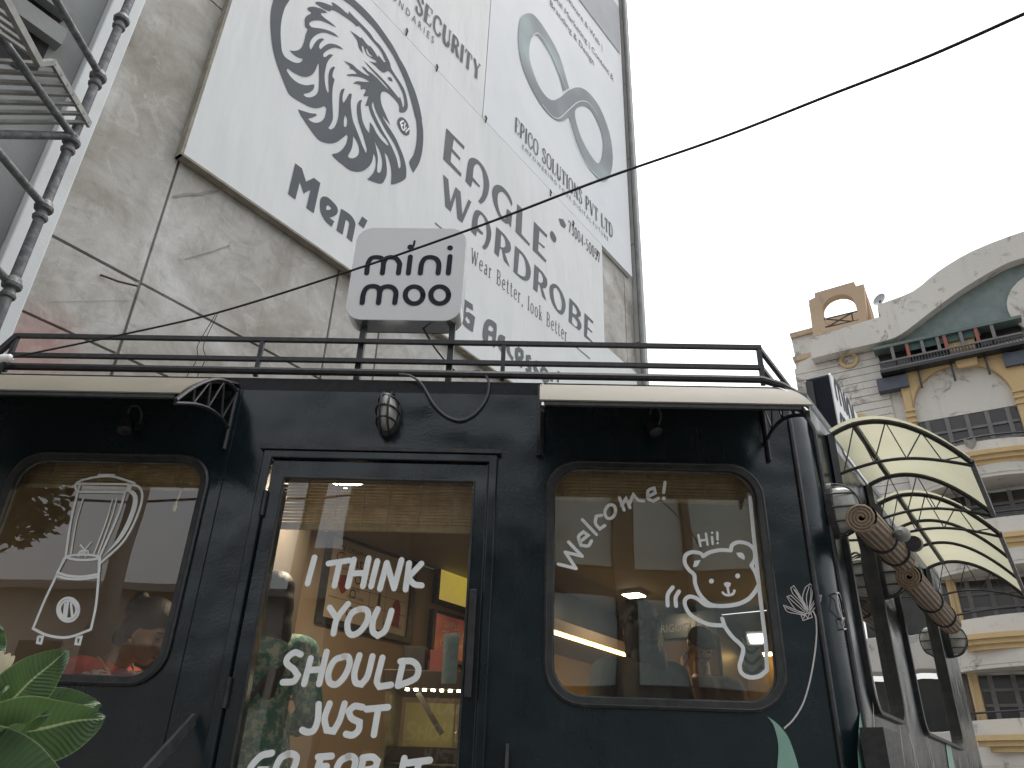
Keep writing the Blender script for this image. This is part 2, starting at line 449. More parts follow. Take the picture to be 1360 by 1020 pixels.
# ================================================================== billboards on the gable
def poly_part(fr, name, mat, parent, loops, w0, w1, flat=True):
    return MB().prism(fr, loops[0], loops[1:], w0, w1, flat).build(name, mat, parent)
BW = .10
b1 = thing('billboard', 'large pale billboard with eagle head emblem and clothing shop lettering', 'billboard', W.pt(*W.px(500, 300), .0))
seamL = W.px(540, 42, BW)[1]
o1 = W.pp([(245, 205), (800, 562), (803, 345)], BW)
bl, bb = W.px(258, 160, BW)[0], W.px(250, 208, BW)[1]
br = W.px(802, 420, BW)[0]
zs1 = .5*(W.px(540, 42, BW)[1] + W.px(760, 290, BW)[1])
MB().box(W, bl, br, bb, zs1, .03, BW).build('banner_sheet', BANN, b1)
FRM = pm('weathered_wood_batten', (.22, .20, .16), (.32, .30, .25), 8, .9)
MB().box(W, bl-.03, br, bb-.028, bb-.005, .02, BW+.006).build('frame_batten', FRM, b1)
MB().box(W, bl-.028, bl-.005, bb-.028, zs1+9, .02, BW+.006).build('frame_batten', FRM, b1)
b2 = thing('billboard', 'pale billboard with grey serif security lettering above the eagle sign', 'billboard', W.pt(*W.px(580, 60)))
vs2 = W.px(648, 60, BW)[0]
MB().box(W, bl, vs2-.008, zs1+.015, WH+2, .03, BW-.004).build('banner_sheet', BANN, b2)
b3 = thing('billboard', 'pale billboard with grey infinity loop emblem beside the corner pier', 'billboard', W.pt(*W.px(750, 150)))
br3 = W.px(834, 250, BW)[0]
BAN3 = pm('flex_banner_bluish', (.60, .625, .65), (.66, .68, .70), .8, .55, bump=.008, bscale=1.5)
MB().box(W, vs2+.008, br3, zs1+.015, WH+2, .03, BW-.004).build('banner_sheet', BAN3, b3)
gb = W.pp([(770, 0), (824, 72), (822, 10), (808, -10), (790, -40), (745, -36)], BW+.01)
poly_part(W, 'grey_print_band', pm('grey_band_print', (.27, .285, .31), (.31, .325, .35), 2, .6), b3, [gb], 0, BW+.008)
b4 = thing('billboard', 'plain white banner sheet low on the gable by the corner pier', 'billboard', W.pt(*W.px(825, 490)))
zb4 = W.px(808, 462, BW)[1]
MB().box(W, br+.02, br3, 2.0, zb4, .03, BW-.01).build('banner_sheet', BANN, b4)

# ---- eagle emblem, traced in its own plane
A_ = (350, 0); B_ = (450, 0); C_ = (350, 80); D_ = (450, 80); E_ = (380, 160); F_ = (460, 160)
def X(st, o): return T(st, o[0], o[1], 11.333)
body = (X('150,-20 150,0 115,150 105,350 120,560 140,720 170,850 215,1000', A_)
 + X('240,160 300,310 360,460 400,520 480,580 600,650 700,700 790,720 860,710 920,690 950,720 940,800 910,880 850,930 770,940 710,915 670,880 740,860 805,830 790,805 700,795 620,770 520,740 560,820 620,910', C_)
 + X('275,0 350,110 430,220 500,295 580,330 680,345 770,320 840,270 920,205 930,250 910,340 850,430 780,485 700,505 695,520 760,590 860,670 960,745 1060,770 1150,760 1230,710 1290,630 1310,540', E_)
 + X('411,480 440,560 445,660 430,740 390,810 318,885 420,925 530,950 575,900 605,820 610,720 600,620 575,470 620,530 660,640 680,760 680,850 675,950 690,962 780,940 890,875 905,770 890,650 850,510 800,390 740,260 660,130', F_)
 + X('700,925 640,810 780,980 700,800 650,680 628,570 640,490 680,468 740,490 820,560 880,630 910,690 910,770 950,788 1010,770 1040,690 1025,570 990,450 930,340 850,220 790,120', D_)
 + X('775,960 750,900 700,800 620,680 540,600 480,510 400,420 300,320 220,240 150,165 150,215 100,180', B_)
 + X('1180,130 1080,55 1025,30 1050,95 960,60 870,30 800,25 780,45 830,80 900,125 1000,170 1020,150 1090,165 1200,235', A_)
 + X('150,290 227,350 270,395 300,385 340,420 420,510 520,630 600,720 650,800 690,890 715,930 680,935 640,880 595,830 590,865 540,780 480,700 440,680 390,620 345,560 330,570 260,520 170,460 250,560 290,640 300,700 330,760 370,800 350,740 345,685 370,690 395,760 430,830 490,870 560,910 575,940 520,935 465,920', B_)
 + X('560,90 620,150 680,185 750,160 800,210 870,310 920,400 965,500 985,600 985,680 965,715 950,640 920,545 910,575 850,500 760,390 650,270 500,120 375,0 450,95 560,215 680,340 775,460 700,400 600,290 500,200 440,160 390,110 345,90 400,160 465,225 440,230 370,195 280,130 200,60 75,5 170,90 165,120 230,150 285,205 200,205 120,215 140,235 250,240 370,265 475,325 400,325 270,315 215,350 270,355 330,375 335,440 370,430 415,440 370,540 450,540 400,690 450,680 480,790', D_)
 + X('420,0 470,100 530,200 600,290 640,360 620,375 590,350 520,280 450,180 400,80 355,25 355,110 345,190 300,130 250,20', F_)
 + X('340,800 330,680 350,595 320,600 285,650 275,760 295,900', D_)
 + X('200,60 270,270 310,430 300,500 240,370 170,180 100,0', F_)
 + X('190,770 180,640 197,510 165,500 115,580 72,645 57,600 62,520 90,430 55,430 25,480 10,600 2,800', D_)
 + X('775,0 730,100 670,135 635,113', E_)
 + X('1020,950 1045,870 1040,700 1035,550 1045,400 1070,290 1035,240 1050,170 1078,105 1050,95 1010,130 985,200 980,330 985,450 970,500 945,430 925,330 920,220', C_)
 + X('940,1010 960,940 1000,880 1050,830 1010,815 970,830 930,860 900,850 900,815 940,770 1000,735 1070,715 1130,725 1200,745 1160,705 1090,670 1010,655 950,670 890,715 860,742 840,720 840,680 870,630 915,595 880,575 830,590 780,640 740,710 712,750 695,710 700,640 740,570 800,520 880,490 950,495 1050,530 1130,560 1080,510 1000,465 900,435 800,420 720,405 685,360 710,325 780,305 870,310 950,340 1040,385 1095,410 1020,340 920,270 870,220 865,190 910,195 960,190 920,155 850,125 760,100 690,105 660,125 680,155 720,180 720,200 650,240 622,300 630,400 670,440 640,510 620,600 590,690 540,745 470,765 395,760 450,810 520,860 600,885 560,935 490,945 400,910 320,850 280,770 265,650 258,500 265,350 290,220 330,100 395,0 395,-20', A_))
holes = [X('360,125 350,160 420,260 520,340 630,375 700,370 760,360 765,400 740,450 680,490 610,505 605,525 650,555 720,555 790,520 825,460 838,350 838,150 835,25 810,80 770,170 720,225 640,250 560,235 450,180 390,135', C_),
 X('1230,820 1210,900 1210,990 1230,1010 1255,980 1262,900 1245,840', C_),
 X('1010,225 1005,330 985,430 930,535 950,560 1000,570 1060,545 1100,490 1100,410 1070,320', E_),
 X('510,620 500,690 535,800 570,880', D_) + X('540,140 630,290 700,430 760,580 785,700 800,725 820,690 815,590 770,450 700,310 600,150 525,10', F_) + X('560,760 525,640', D_),
 X('425,295 450,420 475,560 465,700 465,770 485,790 520,770 540,690 540,590 510,470 460,370', F_),
 X('410,725 420,790 460,840 500,855 505,840 460,800 430,735', B_)]
z_ = BW + .004
em = MB().prism(W, cat(W.pp(body, z_), True, 3), [cat(W.pp(h, z_), True, 3) for h in holes], 0, z_, True)
ring = (X('235,0 400,150 560,330 700,520 820,700 920,890', B_) + X('930,0 1000,120 1090,330 1150,480 1210,680 1250,880', D_) + X('1135,0 1155,150 1155,320 1140,470 1095,640 1010,785 950,630 1010,520 1050,370 1065,200 1055,0', F_)
 + X('1150,850 1110,680 1060,500 990,290 860,0', D_) + X('800,800 680,620 540,430 380,260 200,90 75,0', B_) + [(430, -16), (410, -21), (395, -12), (385, -1), (363, -1), (372, -14), (390, -30), (415, -38), (442, -24)])
em.prism(W, cat(W.pp(ring, z_), True, 3), (), 0, z_ + .002, True)
em.prism(W, cat(W.pp(X('735,265 770,250 800,280 812,318 770,305', D_), z_)), (), 0, z_, True)
em.build('eagle_emblem', INK, b1)
bad = W.pp(T('736,640 745,615 765,612 788,635 800,675 796,702 775,703 752,680', 340, 0, 3.923), z_)
MB().prism(W, cat(bad), (), 0, z_, True).build('emblem_badge', INK, b1)
bl_ = MB()
for st in ('762,632 752,640 762,675', '756,655 766,650', '770,632 762,630', '762,675 774,680', '776,640 772,676 782,664 780,690 797,668'):
    bl_.ribbon(W, W.pp(T(st, 340, 0, 3.923), z_), .022, z_ + .002 + .0005*random.random(), cap=False)
bl_.build('badge_letters', VINYL, b1)
# ---- traced words
def word(name, parent, mat, glyphs, x0, y0, k, w=z_):
    for gph in glyphs:
        ls = [cat(W.pp(T(s, x0, y0, k), w), True, 3, 50) for s in gph]
        MB().prism(W, ls[0], ls[1:], 0, w, True).build('letter', mat, parent)
word('lettering', b1, INK, [['190,58 265,115 310,265 400,222 472,280 398,620 315,560 362,355 285,398 242,262 190,465 108,402'],
  ['470,500 480,450 510,432 560,445 620,500 660,550 670,600 650,640 600,665 570,668 630,715 600,772 540,720 490,640 470,570', '540,545 560,528 590,550 598,565 580,582 538,585'],
  ['708,570 800,630 850,690 868,750 830,945 770,895 800,740 790,710 760,690 724,862 655,815'], ['945,658 1005,705 962,790 900,740']], 370, 210, 8.5)
word('lettering', b1, INK2, [['110,85 316,293 308,328 195,208 178,318 270,425 262,450 168,350 158,465 280,600 274,635 75,435'],
  ['325,685 350,500 370,435 410,420 470,450 530,520 575,620 595,720 580,830 540,910 500,942 470,910 510,850 530,760 530,670 515,570 480,500 450,490 420,530 408,640 490,740 482,755 405,680 388,755']], 580, 160, 8.5)
word('lettering', b1, INK2, [['855,265 845,285 810,200 760,135 730,125 695,150 690,250 720,370 760,425 775,425 795,315 855,370 838,530 815,485 770,475 710,410 650,270 627,150 640,75 680,45 740,65 800,130 840,200'],
  ['910,262 970,320 958,600 1055,715 1045,735 890,575'],
  ['1100,460 1250,615 1242,642 1160,560 1152,690 1222,745 1215,765 1150,705 1145,790 1240,900 1230,922 1085,780'],
  ['1280,590 1300,562 1330,600 1352,650 1345,690 1320,695 1290,645']], 580, 240, 8.5)
word('lettering', b1, INK2, [['75,-70 132,-15 155,240 215,70 270,125 290,380 360,210 392,240 290,475 235,425 215,175 160,350 100,290'],
  ['390,570 405,430 430,345 465,330 520,365 580,450 615,560 610,660 575,750 540,778 515,745 550,690 565,600 560,510 540,430 510,385 490,385 468,430 460,520 525,590 520,612 455,565 445,628'],
  ['675,520 770,610 830,700 840,770 815,810 770,815 825,975 760,900 735,770 715,765 700,862 652,810', '728,600 722,745 750,755 778,740 775,680 755,630']], 580, 240, 8.5)
word('lettering', b1, INK2, [['290,478 380,560 440,660 468,760 455,850 415,875 360,850 272,770', '340,555 318,790 370,822 405,820 415,760 405,660 375,590']], 650, 270, 8.5)
word('lettering', b1, INK2, [['340,92 430,180 480,260 485,320 465,360 430,360 475,505 430,460 400,330 385,310 372,412 325,370', '388,170 382,285 410,305 438,290 435,240 415,195'],
  ['510,370 520,330 560,312 610,345 660,430 690,530 685,610 655,660 610,640 560,570 520,470', '553,400 560,365 590,360 625,420 648,520 645,590 630,615 600,600 565,510'],
  ['735,470 820,560 862,640 860,680 830,690 865,760 870,810 845,840 725,740', '772,545 768,640 800,660 820,650 815,610 795,570', '768,680 762,750 800,795 825,790 825,745 795,700'],
  ['905,642 1005,740 1000,765 945,710 940,800 993,855 990,868 938,820 932,900 1005,975 1000,985 900,905']], 670, 340, 8.5)
word('lettering', b1, INK2, [['130,130 210,185 215,245 150,205 140,260 180,265 235,310 228,360 212,462 130,400 85,330 95,270 115,245', '135,330 150,300 180,340 185,370 160,375'],
  ['320,560 310,480 325,380 360,332 410,345 450,380 452,440 440,560 430,620 400,590 410,510 370,490 360,575', '365,440 375,400 400,400 420,425 415,450 395,455'],
  ['540,510 530,550 500,545 500,600 530,655 515,685 470,610 463,520 490,485'], ['605,560 560,550 545,590 560,670 610,755 622,720 590,670 580,600 610,600'],
  ['640,620 680,612 720,650 722,720 700,750 690,745 715,800 700,825 650,760 633,680', '665,665 690,665 695,700 670,705'],
  ['745,690 790,690 798,740 770,730 800,800 795,870 770,880 740,840 745,820 770,830 745,760'], ['820,750 860,745 865,790 840,790 875,860 875,930 830,930 815,890 845,890 815,810'],
  ['890,830 920,800 960,840 978,900 975,960 930,980 890,900', '915,850 940,850 955,900 950,940 930,940 915,890'], ['1000,865 1020,880 1015,960 985,950'], ['1060,895 1080,908 1075,970 1055,960'], ['1065,848 1088,862 1082,892 1058,878']], 600, 380, 7.5556)
# ---- infinity loop emblem
IO = (580, 0, 3.923)
loopd = MB()
big = T('430,130 440,90 470,70 510,80 570,160 640,290 690,460 660,475 640,400 590,280 530,190 500,190 485,230 485,310 520,420 560,490 600,522 640,510 690,470 740,455 790,480 850,560 900,690 918,820 905,910 880,945 840,930 780,850 730,740 700,640 690,610 650,632 600,610 540,540 480,430 440,320 425,210', *IO)
h1 = T('720,580 760,552 800,570 840,640 865,720 865,800 850,845 830,845 780,770 740,680', *IO)
loopd.prism(W, cat(W.pp(big, z_), True, 3), [cat(W.pp(h1, z_), True, 3)], 0, z_, True)
m, nt, b_ = newmat('infinity_print')
co = nt.nodes.new('ShaderNodeNewGeometry').outputs['Position']
nt.links.new(ramp(nt, noise(nt, co, .9, 1), [(.36, (.14, .16, .18)), (.52, (.19, .22, .24)), (.68, (.29, .37, .385))]), b_.inputs['Base Color']); b_.inputs['Roughness'].default_value = .6
loopd.build('loop_emblem', m, b3)
ol = MB()
for st in ('500,185 530,175 580,240 640,380 680,470', '550,545 600,605 640,615 690,570 740,530 790,535 840,600', '690,630 730,760 790,870 860,940'):
    ol.ribbon(W, cat(W.pp(T(st, *IO), z_), False), .018, z_ + .003, cap=False)
ol.build('loop_highlight_line', pm('pale_line_print', (.66, .68, .69)), b3)
# ---- text
def txt(s):
    cu = bpy.data.curves.new('t', 'FONT'); cu.body = s; cu.resolution_u = 2
    o = bpy.data.objects.new('t', cu); COL.objects.link(o)
    dg = bpy.context.evaluated_depsgraph_get(); dg.update()
    me = bpy.data.meshes.new_from_object(o.evaluated_get(dg))
    vs = [(v.co.x, v.co.y) for v in me.vertices]; fs = [tuple(p.vertices) for p in me.polygons]
    bpy.data.objects.remove(o); bpy.data.curves.remove(cu); bpy.data.meshes.remove(me)
    x0 = min(v[0] for v in vs); x1 = max(v[0] for v in vs)
    return [((x-x0)/(x1-x0), y/.70) for x, y in vs], fs         # cap height 1
def text_part(fr, s, pa, pb, h, w, mat, parent, name='lettering'):
    """cap height h metres; runs from pixel pa to pixel pb on the plane"""
    ua, va = fr.px(*pa, w); ub, vb = fr.px(*pb, w)
    vs, fs = txt(s)
    mb = MB().add([fr.pt(ua + x*(ub-ua), va + x*(vb-va) + y*h, w) for x, y in vs], fs)
    return mb.build(name, mat, parent)
def serif_word(fr, s, pa, pb, h, w, mat, parent, thick=.16, thin=.055, gap=.16):
    V = ('T', '.14,0 .14,1', 1)
    G = {'E': (.66, [V, ('t', '.1,.975 .6,.975 .62,.78', 0), ('t', '.14,.52 .45,.52', 0), ('t', '.1,.025 .6,.025 .64,.24', 0)]),
     'P': (.66, [V, ('m', '.1,.97 .42,.97 .6,.76 .42,.5 .14,.49', 0)]), 'I': (.28, [V]),
     'C': (.74, [('m', '.68,.74 .62,.92 .4,1 .16,.85 .09,.5 .16,.16 .4,0 .62,.08 .7,.28', 0)]),
     'O': (.82, [('m', '.41,1 .68,.88 .75,.5 .68,.12 .41,0 .14,.12 .07,.5 .14,.88 .41,1', 0)]),
     'S': (.6, [('m', '.5,.75 .46,.93 .28,.99 .1,.86 .12,.68 .3,.54 .48,.42 .52,.2 .38,.03 .18,.02 .07,.12 .06,.3', 0)]),
     'L': (.62, [V, ('t', '.1,.025 .56,.025 .6,.26', 0)]),
     'U': (.78, [('T', '.16,1 .16,.3 .26,.04 .42,0 .58,.06 .66,.3', 0), ('t', '.66,.3 .66,1', 0), ('t', '.04,.975 .28,.975', 0), ('t', '.54,.975 .78,.975', 0)]),
     'T': (.72, [('T', '.36,0 .36,1', 2), ('t', '.04,.76 .06,.975 .66,.975 .68,.76', 0)]),
     'N': (.84, [('t', '.14,0 .14,1', 1), ('T', '.14,1 .7,0', 0), ('t', '.7,0 .7,1', 3)]),
     'V': (.8, [('T', '.12,1 .42,0', 0), ('t', '.42,0 .72,1', 0), ('t', '.02,.975 .24,.975', 0), ('t', '.6,.975 .82,.975', 0)]),
     'D': (.78, [V, ('m', '.1,.97 .46,.95 .68,.72 .7,.4 .6,.12 .4,.03 .1,.03', 0)]),
     'R': (.74, [V, ('m', '.1,.97 .42,.97 .58,.76 .42,.52 .14,.51', 0), ('T', '.4,.5 .66,.02', 2)]),
     'Y': (.76, [('T', '.1,1 .38,.5 .38,0', 2), ('t', '.38,.5 .66,1', 0), ('t', '.0,.975 .22,.975', 0), ('t', '.54,.975 .76,.975', 0)]),
     'W': (1.1, [('T', '.1,1 .34,0', 0), ('t', '.34,0 .55,.95', 0), ('T', '.55,.95 .78,0', 0), ('t', '.78,0 1.0,1', 0), ('t', '.0,.975 .22,.975', 0), ('t', '.88,.975 1.1,.975', 0)]),
     'B': (.7, [V, ('m', '.1,.97 .42,.96 .55,.76 .42,.54 .14,.53', 0), ('m', '.4,.53 .6,.4 .6,.16 .42,.03 .1,.03', 0)]),
     'e': (.56, [('m', '.08,.36 .48,.38 .44,.6 .28,.68 .1,.54 .07,.3 .16,.06 .32,0 .5,.1', 0)]),
     'a': (.54, [('m', '.1,.55 .26,.68 .4,.56 .41,.12 .5,.02', 0), ('m', '.4,.4 .16,.32 .08,.14 .2,.0 .4,.14', 0)]),
     'r': (.42, [('T', '.12,0 .12,.66', 1), ('m', '.12,.44 .22,.64 .38,.62', 0)]),
     't': (.4, [('T', '.16,.9 .16,.12 .26,0 .38,.06', 0), ('t', '.02,.66 .36,.66', 0)]),
     'l': (.28, [V]), 'o': (.58, [('m', '.29,.68 .47,.58 .51,.34 .47,.1 .29,0 .11,.1 .07,.34 .11,.58 .29,.68', 0)]),
     'k': (.6, [V, ('t', '.14,.28 .46,.64', 0), ('T', '.26,.4 .52,.02', 0)]),
     ',': (.26, [('T', '.14,.06 .1,-.16', 0)]), '.': (.26, [('T', '.12,.0 .12,.1', 0)]), ' ': (.42, []),
     '7': (.58, [('t', '.06,.78 .08,.97 .52,.97', 0), ('T', '.52,.97 .22,0', 0)]), '3': (.56, [('m', '.08,.82 .26,.99 .46,.8 .26,.54 .5,.32 .36,.03 .06,.12', 0)]),
     '0': (.58, [('m', '.29,1 .48,.8 .5,.5 .48,.2 .29,0 .1,.2 .08,.5 .1,.8 .29,1', 0)]), '4': (.6, [('t', '.4,0 .4,1 .04,.3 .54,.3', 0), ('T', '.4,0 .4,.98', 0)]),
     '5': (.56, [('t', '.48,.97 .14,.97 .1,.56', 0), ('m', '.1,.56 .34,.6 .5,.34 .34,.02 .06,.1', 0)]), '-': (.4, [('T', '.06,.36 .32,.36', 0)])}
    ua, va = fr.px(*pa, w); ub, vb = fr.px(*pb, w)
    tot = sum(G[c][0] + gap for c in s) - gap; kx = (ub-ua)/tot; ky = h
    x = 0; i = 0
    for c in s:
        wd, sts = G[c]; mb = MB()
        for kind, st, sf in sts:
            pts = [(float(a.split(',')[0]), float(a.split(',')[1])) for a in st.split()]
            if kind == 'm': pts = cat(pts, pts[0] == pts[-1] and False, 3, 75)
            t = {'T': thick, 't': thin, 'm': (thick+thin)*.52}[kind]
            mp = lambda p: (ua + (x+p[0])*kx, va + (x+p[0])/tot*(vb-va) + p[1]*ky)
            i += 1
            mb.ribbon(fr, [mp(p) for p in pts], t*min(kx, ky)*1.0, w + .0004*(i % 5), cap=False)
            if sf:
                for (px_, py_) in ((pts[0], pts[-1]) if sf != 2 else (pts[0] if pts[0][1] < .1 else pts[-1],)):
                    mb.ribbon(fr, [mp((px_-.14, py_ + (.025 if py_ < .1 else -.025))), mp((px_+.14, py_ + (.025 if py_ < .1 else -.025)))], thin*min(kx, ky), w + .0022, cap=False)
        x += wd + gap
        if mb.v: mb.build('letter', mat, parent)
def vh(x, ya, yb, w=z_): return abs(W.px(x, ya, w)[1] - W.px(x, yb, w)[1])
def hz_pt(xa, ya, xb):
    """pixel at column xb on the level line through (xa, ya)"""
    v = W.px(xa, ya, z_)[1]; lo, hi = -200.0, 1200.0
    for _ in range(40):
        mid = (lo+hi)/2
        if W.px(xb, mid, z_)[1] > v: lo = mid
        else: hi = mid
    return (xb, (lo+hi)/2)
serif_word(W, 'SECURITY', (552, 14), hz_pt(552, 14, 637), vh(560, 0, 26), z_, INK2, b2, .25, .09, .14)
text_part(W, 'U N D A R I E S', (521, -2), hz_pt(521, -2, 576), vh(550, 14, 24), z_, INK2, b2)
serif_word(W, 'EPICO SOLUTIONS PVT LTD', (684, 174), hz_pt(684, 174, 814), vh(690, 156, 176), z_, INK, b3, .19, .075, .13)
text_part(W, 'E M P O W E R I N G  Y O U R  D I G I T A L  F U T U R E', (694, 197), hz_pt(694, 197, 808), vh(696, 191, 197), z_, INK2, b3)
text_part(W, 'Branding & Design', (731, 7), hz_pt(731, 7, 789), vh(740, 5, 15)*.8, z_, INK2, b3)
text_part(W, 'Digital Marketing | Content &', (727, -15), hz_pt(727, -15, 815), vh(740, 5, 15)*.8, z_, INK2, b3)
text_part(W, '& Software & Web |', (741, -18), hz_pt(741, -18, 800), vh(740, 5, 15)*.8, z_, INK2, b3)
serif_word(W, '73004-50057', (755, 307), hz_pt(755, 307, 797), vh(760, 298, 313), z_, INK, b1, .17, .10, .12)
serif_word(W, 'Wear Better, look Better.', (625, 348), hz_pt(625, 348, 756), vh(640, 338, 362)*.85, z_, INK, b1, .11, .075, .22)
phn = MB().prism(W, cat(W.pp(T('742,290 748,291 752,299 750,303 745,299', 0, 0, 1), z_)), (), 0, z_, True)
phn.build('phone_badge', INK2, b1)
ln = MB()
ln.ribbon(W, [W.px(578, 296, z_), W.px(*hz_pt(578, 296, 590), z_)], .02, z_, cap=False)
ln.ribbon(W, [W.px(757, 454, z_), W.px(*hz_pt(757, 454, 784), z_)], .02, z_, cap=False)
ln.build('rule_line', INK2, b1)
# seam hooks / ties along the sheets
for i, (x, y) in enumerate(((540, 42), (580, 90), (645, 158), (731, 256), (761, 297), (793, 336))):
    p = W.pt(*W.px(x, y, BW), BW)
    MB().tube([p + Vector((0, 0, -.07)), p + W.n*.02, p + Vector((0, 0, .06))], .012, 5).build('banner_tie', STEEL, b1)

# ================================================================== neighbouring building at far left with its white corner
nb = thing('neighbour_building', 'white cornered building with grey walls at the left edge behind the scaffold', 'building', W.pt(uL-2, 0, .5))
NW = .16
ua_, ub_ = .5*(W.px(146, 0, NW)[0] + W.px(46, 255, NW)[0]), .5*(W.px(196, 0, NW)[0] + W.px(89, 260, NW)[0])
MB().box(W, ua_, ub_, 0, 24, -.2, NW).build('corner_pilaster', WHITEP, nb, bevel=.01)
MB().box(W, ua_-9, ua_-.003, 0, 24, -.4, .045).build('wall', GREYP, nb)
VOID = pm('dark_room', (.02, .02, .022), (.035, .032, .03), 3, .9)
WOODB = pm('brown_board', (.20, .13, .08), (.13, .085, .055), 5, .8)
def nbx(x, y): return W.px(x, y, .06)
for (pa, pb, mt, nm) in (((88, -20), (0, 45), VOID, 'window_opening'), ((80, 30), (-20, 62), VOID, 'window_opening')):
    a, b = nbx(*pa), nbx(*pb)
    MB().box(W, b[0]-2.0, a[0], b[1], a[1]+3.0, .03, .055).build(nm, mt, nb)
a, b = nbx(72, 40), nbx(20, 120)
MB().box(W, b[0]-2, a[0]-.3, b[1]+.2, a[1]+.25, .03, .065).build('brown_panel', WOODB, nb)
for k, (x, y) in enumerate(((75, 22), (66, 60))):
    a = nbx(x, y); MB().box(W, a[0]-2.6, a[0]+.05, a[1], a[1]+.16, .03, .14).build('window_lintel', GREYP, nb)
a = nbx(30, 195); MB().box(W, a[0]-2.6, ua_-.15, a[1]-.7, a[1]-.55, .03, .12).build('string_course', GREYP, nb)

# ---- scaffold
sc = thing('scaffold', 'grey steel tube scaffold with couplers and slatted platform in front of the white corner', 'scaffold', (-2.9, 3.6, 0))
SW = Frame(tuple((_wn*-4.5)[:2]), 36.5)
def sp(x, y, w=0): return SW.pt(*SW.px(x, y, w), w)
uS = .5*(SW.px(176, 0)[0] + SW.px(61, 260)[0])
zt = SW.px(176, -60)[1]
MB().tube([SW.pt(uS, 0), SW.pt(uS, zt)], .030, 12).build('upright_tube', GALV, sc, smooth=True)
def coupler(p, ax=(0, 0, 1), k=1.0):
    MB().lathe(Vector(p) - Vector(ax)*.03*k, ax, [(.030*k, -.012), (.052*k, 0), (.056*k, .02*k), (.048*k, .035*k), (.04*k, .06*k), (.031*k, .07*k)], 12).build('cup_coupler', GALV, sc, smooth=True)
for (x, y) in ((163, 26), (130, 100), (98, 188), (55, 272), (8, 372)):
    v = SW.px(x, y)[1]; coupler(SW.pt(uS, v))
    coupler(SW.pt(uS, v-.075), (0, 0, 1), .8)
def leg(a, b, r=.026, wa=0, wb=.5):
    MB().tube([sp(*a, wa), sp(*b, wb)], r, 10).build('brace_tube', GALV, sc, smooth=True)
leg((131, 97), (60, -25), .024, .02, .45)
leg((98, 183), (-20, 20), .024, .02, .5)
leg((55, 270), (-25, 175), .024, .02, .4)
leg((5, 368), (-30, 330), .024, .02, .3)
MB().tube([SW.pt(uS, SW.px(95, 182)[1], .03), sp(-40, 178, .03)], .026, 10).build('ledger_tube', GALV, sc, smooth=True)
# slatted platform
GRT = pm('platform_steel', (.20, .20, .19), (.30, .29, .27), 10, .6, .2)
pl = thing('scaffold_platform', 'slatted grey steel deck resting on the scaffold at upper left', 'platform', sp(60, 130, .2))
PA, PB, PC = sp(70, 82, .3), sp(119, 166, .02), sp(-45, 166, .02)
PD = PA + (PC-PB)
MB().bar(PA, PB, .02, .05).build('deck_edge', GRT, pl)
for k in range(7):
    t = (k+.3)/6.6; p = PA.lerp(PB, t); q = PD.lerp(PC, t)
    MB().bar(p, q, .035, .018).build('deck_slat', GRT, pl)
E2, E3 = sp(52, 84, .45), sp(0, -12, .9)
MB().bar(E2, E3, .03, .05).build('deck_stringer', GRT, pl)
for k in range(6):
    t = (k+.5)/6; p = E2.lerp(E3, t)
    MB().bar(p, p - SW.e*.9, .02, .02).build('deck_slat', GRT, pl)
MB().bar(E2, PA, .03, .03).build('deck_edge', GRT, pl)

# ================================================================== the black cafe cart
ZR = 3.26
cart = thing('cafe_cart', 'black painted coach turned into a cafe with rounded windows and glass door', 'food cart', FR.pt(-.6, 0, -1.2))
LWo, RWo = rrect(-2.17, 1.925, -1.30, 2.862, .13), rrect(.168, 1.905, 1.068, 2.875, .14)
LWi, RWi = rrect(-2.145, 1.95, -1.325, 2.835, .11), rrect(.196, 1.932, 1.040, 2.848, .115)
door_o = [(-1.075, .78), (-.048, .78), (-.048, 2.898), (-1.075, 2.898)]
MB().prism(FR, [(-2.5, .15), (1.235, .15), (1.235, ZR), (-2.5, ZR)], [LWo, RWo, door_o], -.05, 0).build('front_wall', PAINT, cart)
# rounded corner between front and side
cn = MB(); N_ = 10
p0, p2 = FR.pt(1.235, 0), SD.pt(.075, 0)
vs = []
for i in range(N_+1):
    t = i/N_; p = p0*(1-t)**2 + CORN*(2*t*(1-t)) + p2*t*t
    for z in (.15, 1.2, 2.0, 2.8, 3.12, 3.2, 3.245): 
        k = 0 if z < 3.1 else (.012 if z < 3.15 else (.04 if z < 3.22 else .09))
        vs.append(p + (Vector((.3, 4.6, 0)) - p).normalized()*k + Vector((0, 0, z)))
cn.add(vs, [(i*7+j, (i+1)*7+j, (i+1)*7+j+1, i*7+j+1) for i in range(N_) for j in range(6)])
cn.build('corner_panel', PAINT, cart, smooth='all')
for fr_, u_ in ((FR, 1.232), (SD, .078)):
    MB().tube([fr_.pt(u_, .45, .004), fr_.pt(u_, 3.08, .004), fr_.pt(u_, 3.2, -.03)], .012, 8).build('corner_bead', STEEL, cart, smooth=True)
# ridge strips and seams on the front
MB().box(FR, -1.255, -1.235, .45, 3.2, .0, .006).build('seam_strip', PAINT, cart)
MB().box(FR, .118, .138, 2.9, 3.24, .0, .022).build('seam_strip', PAINT, cart)
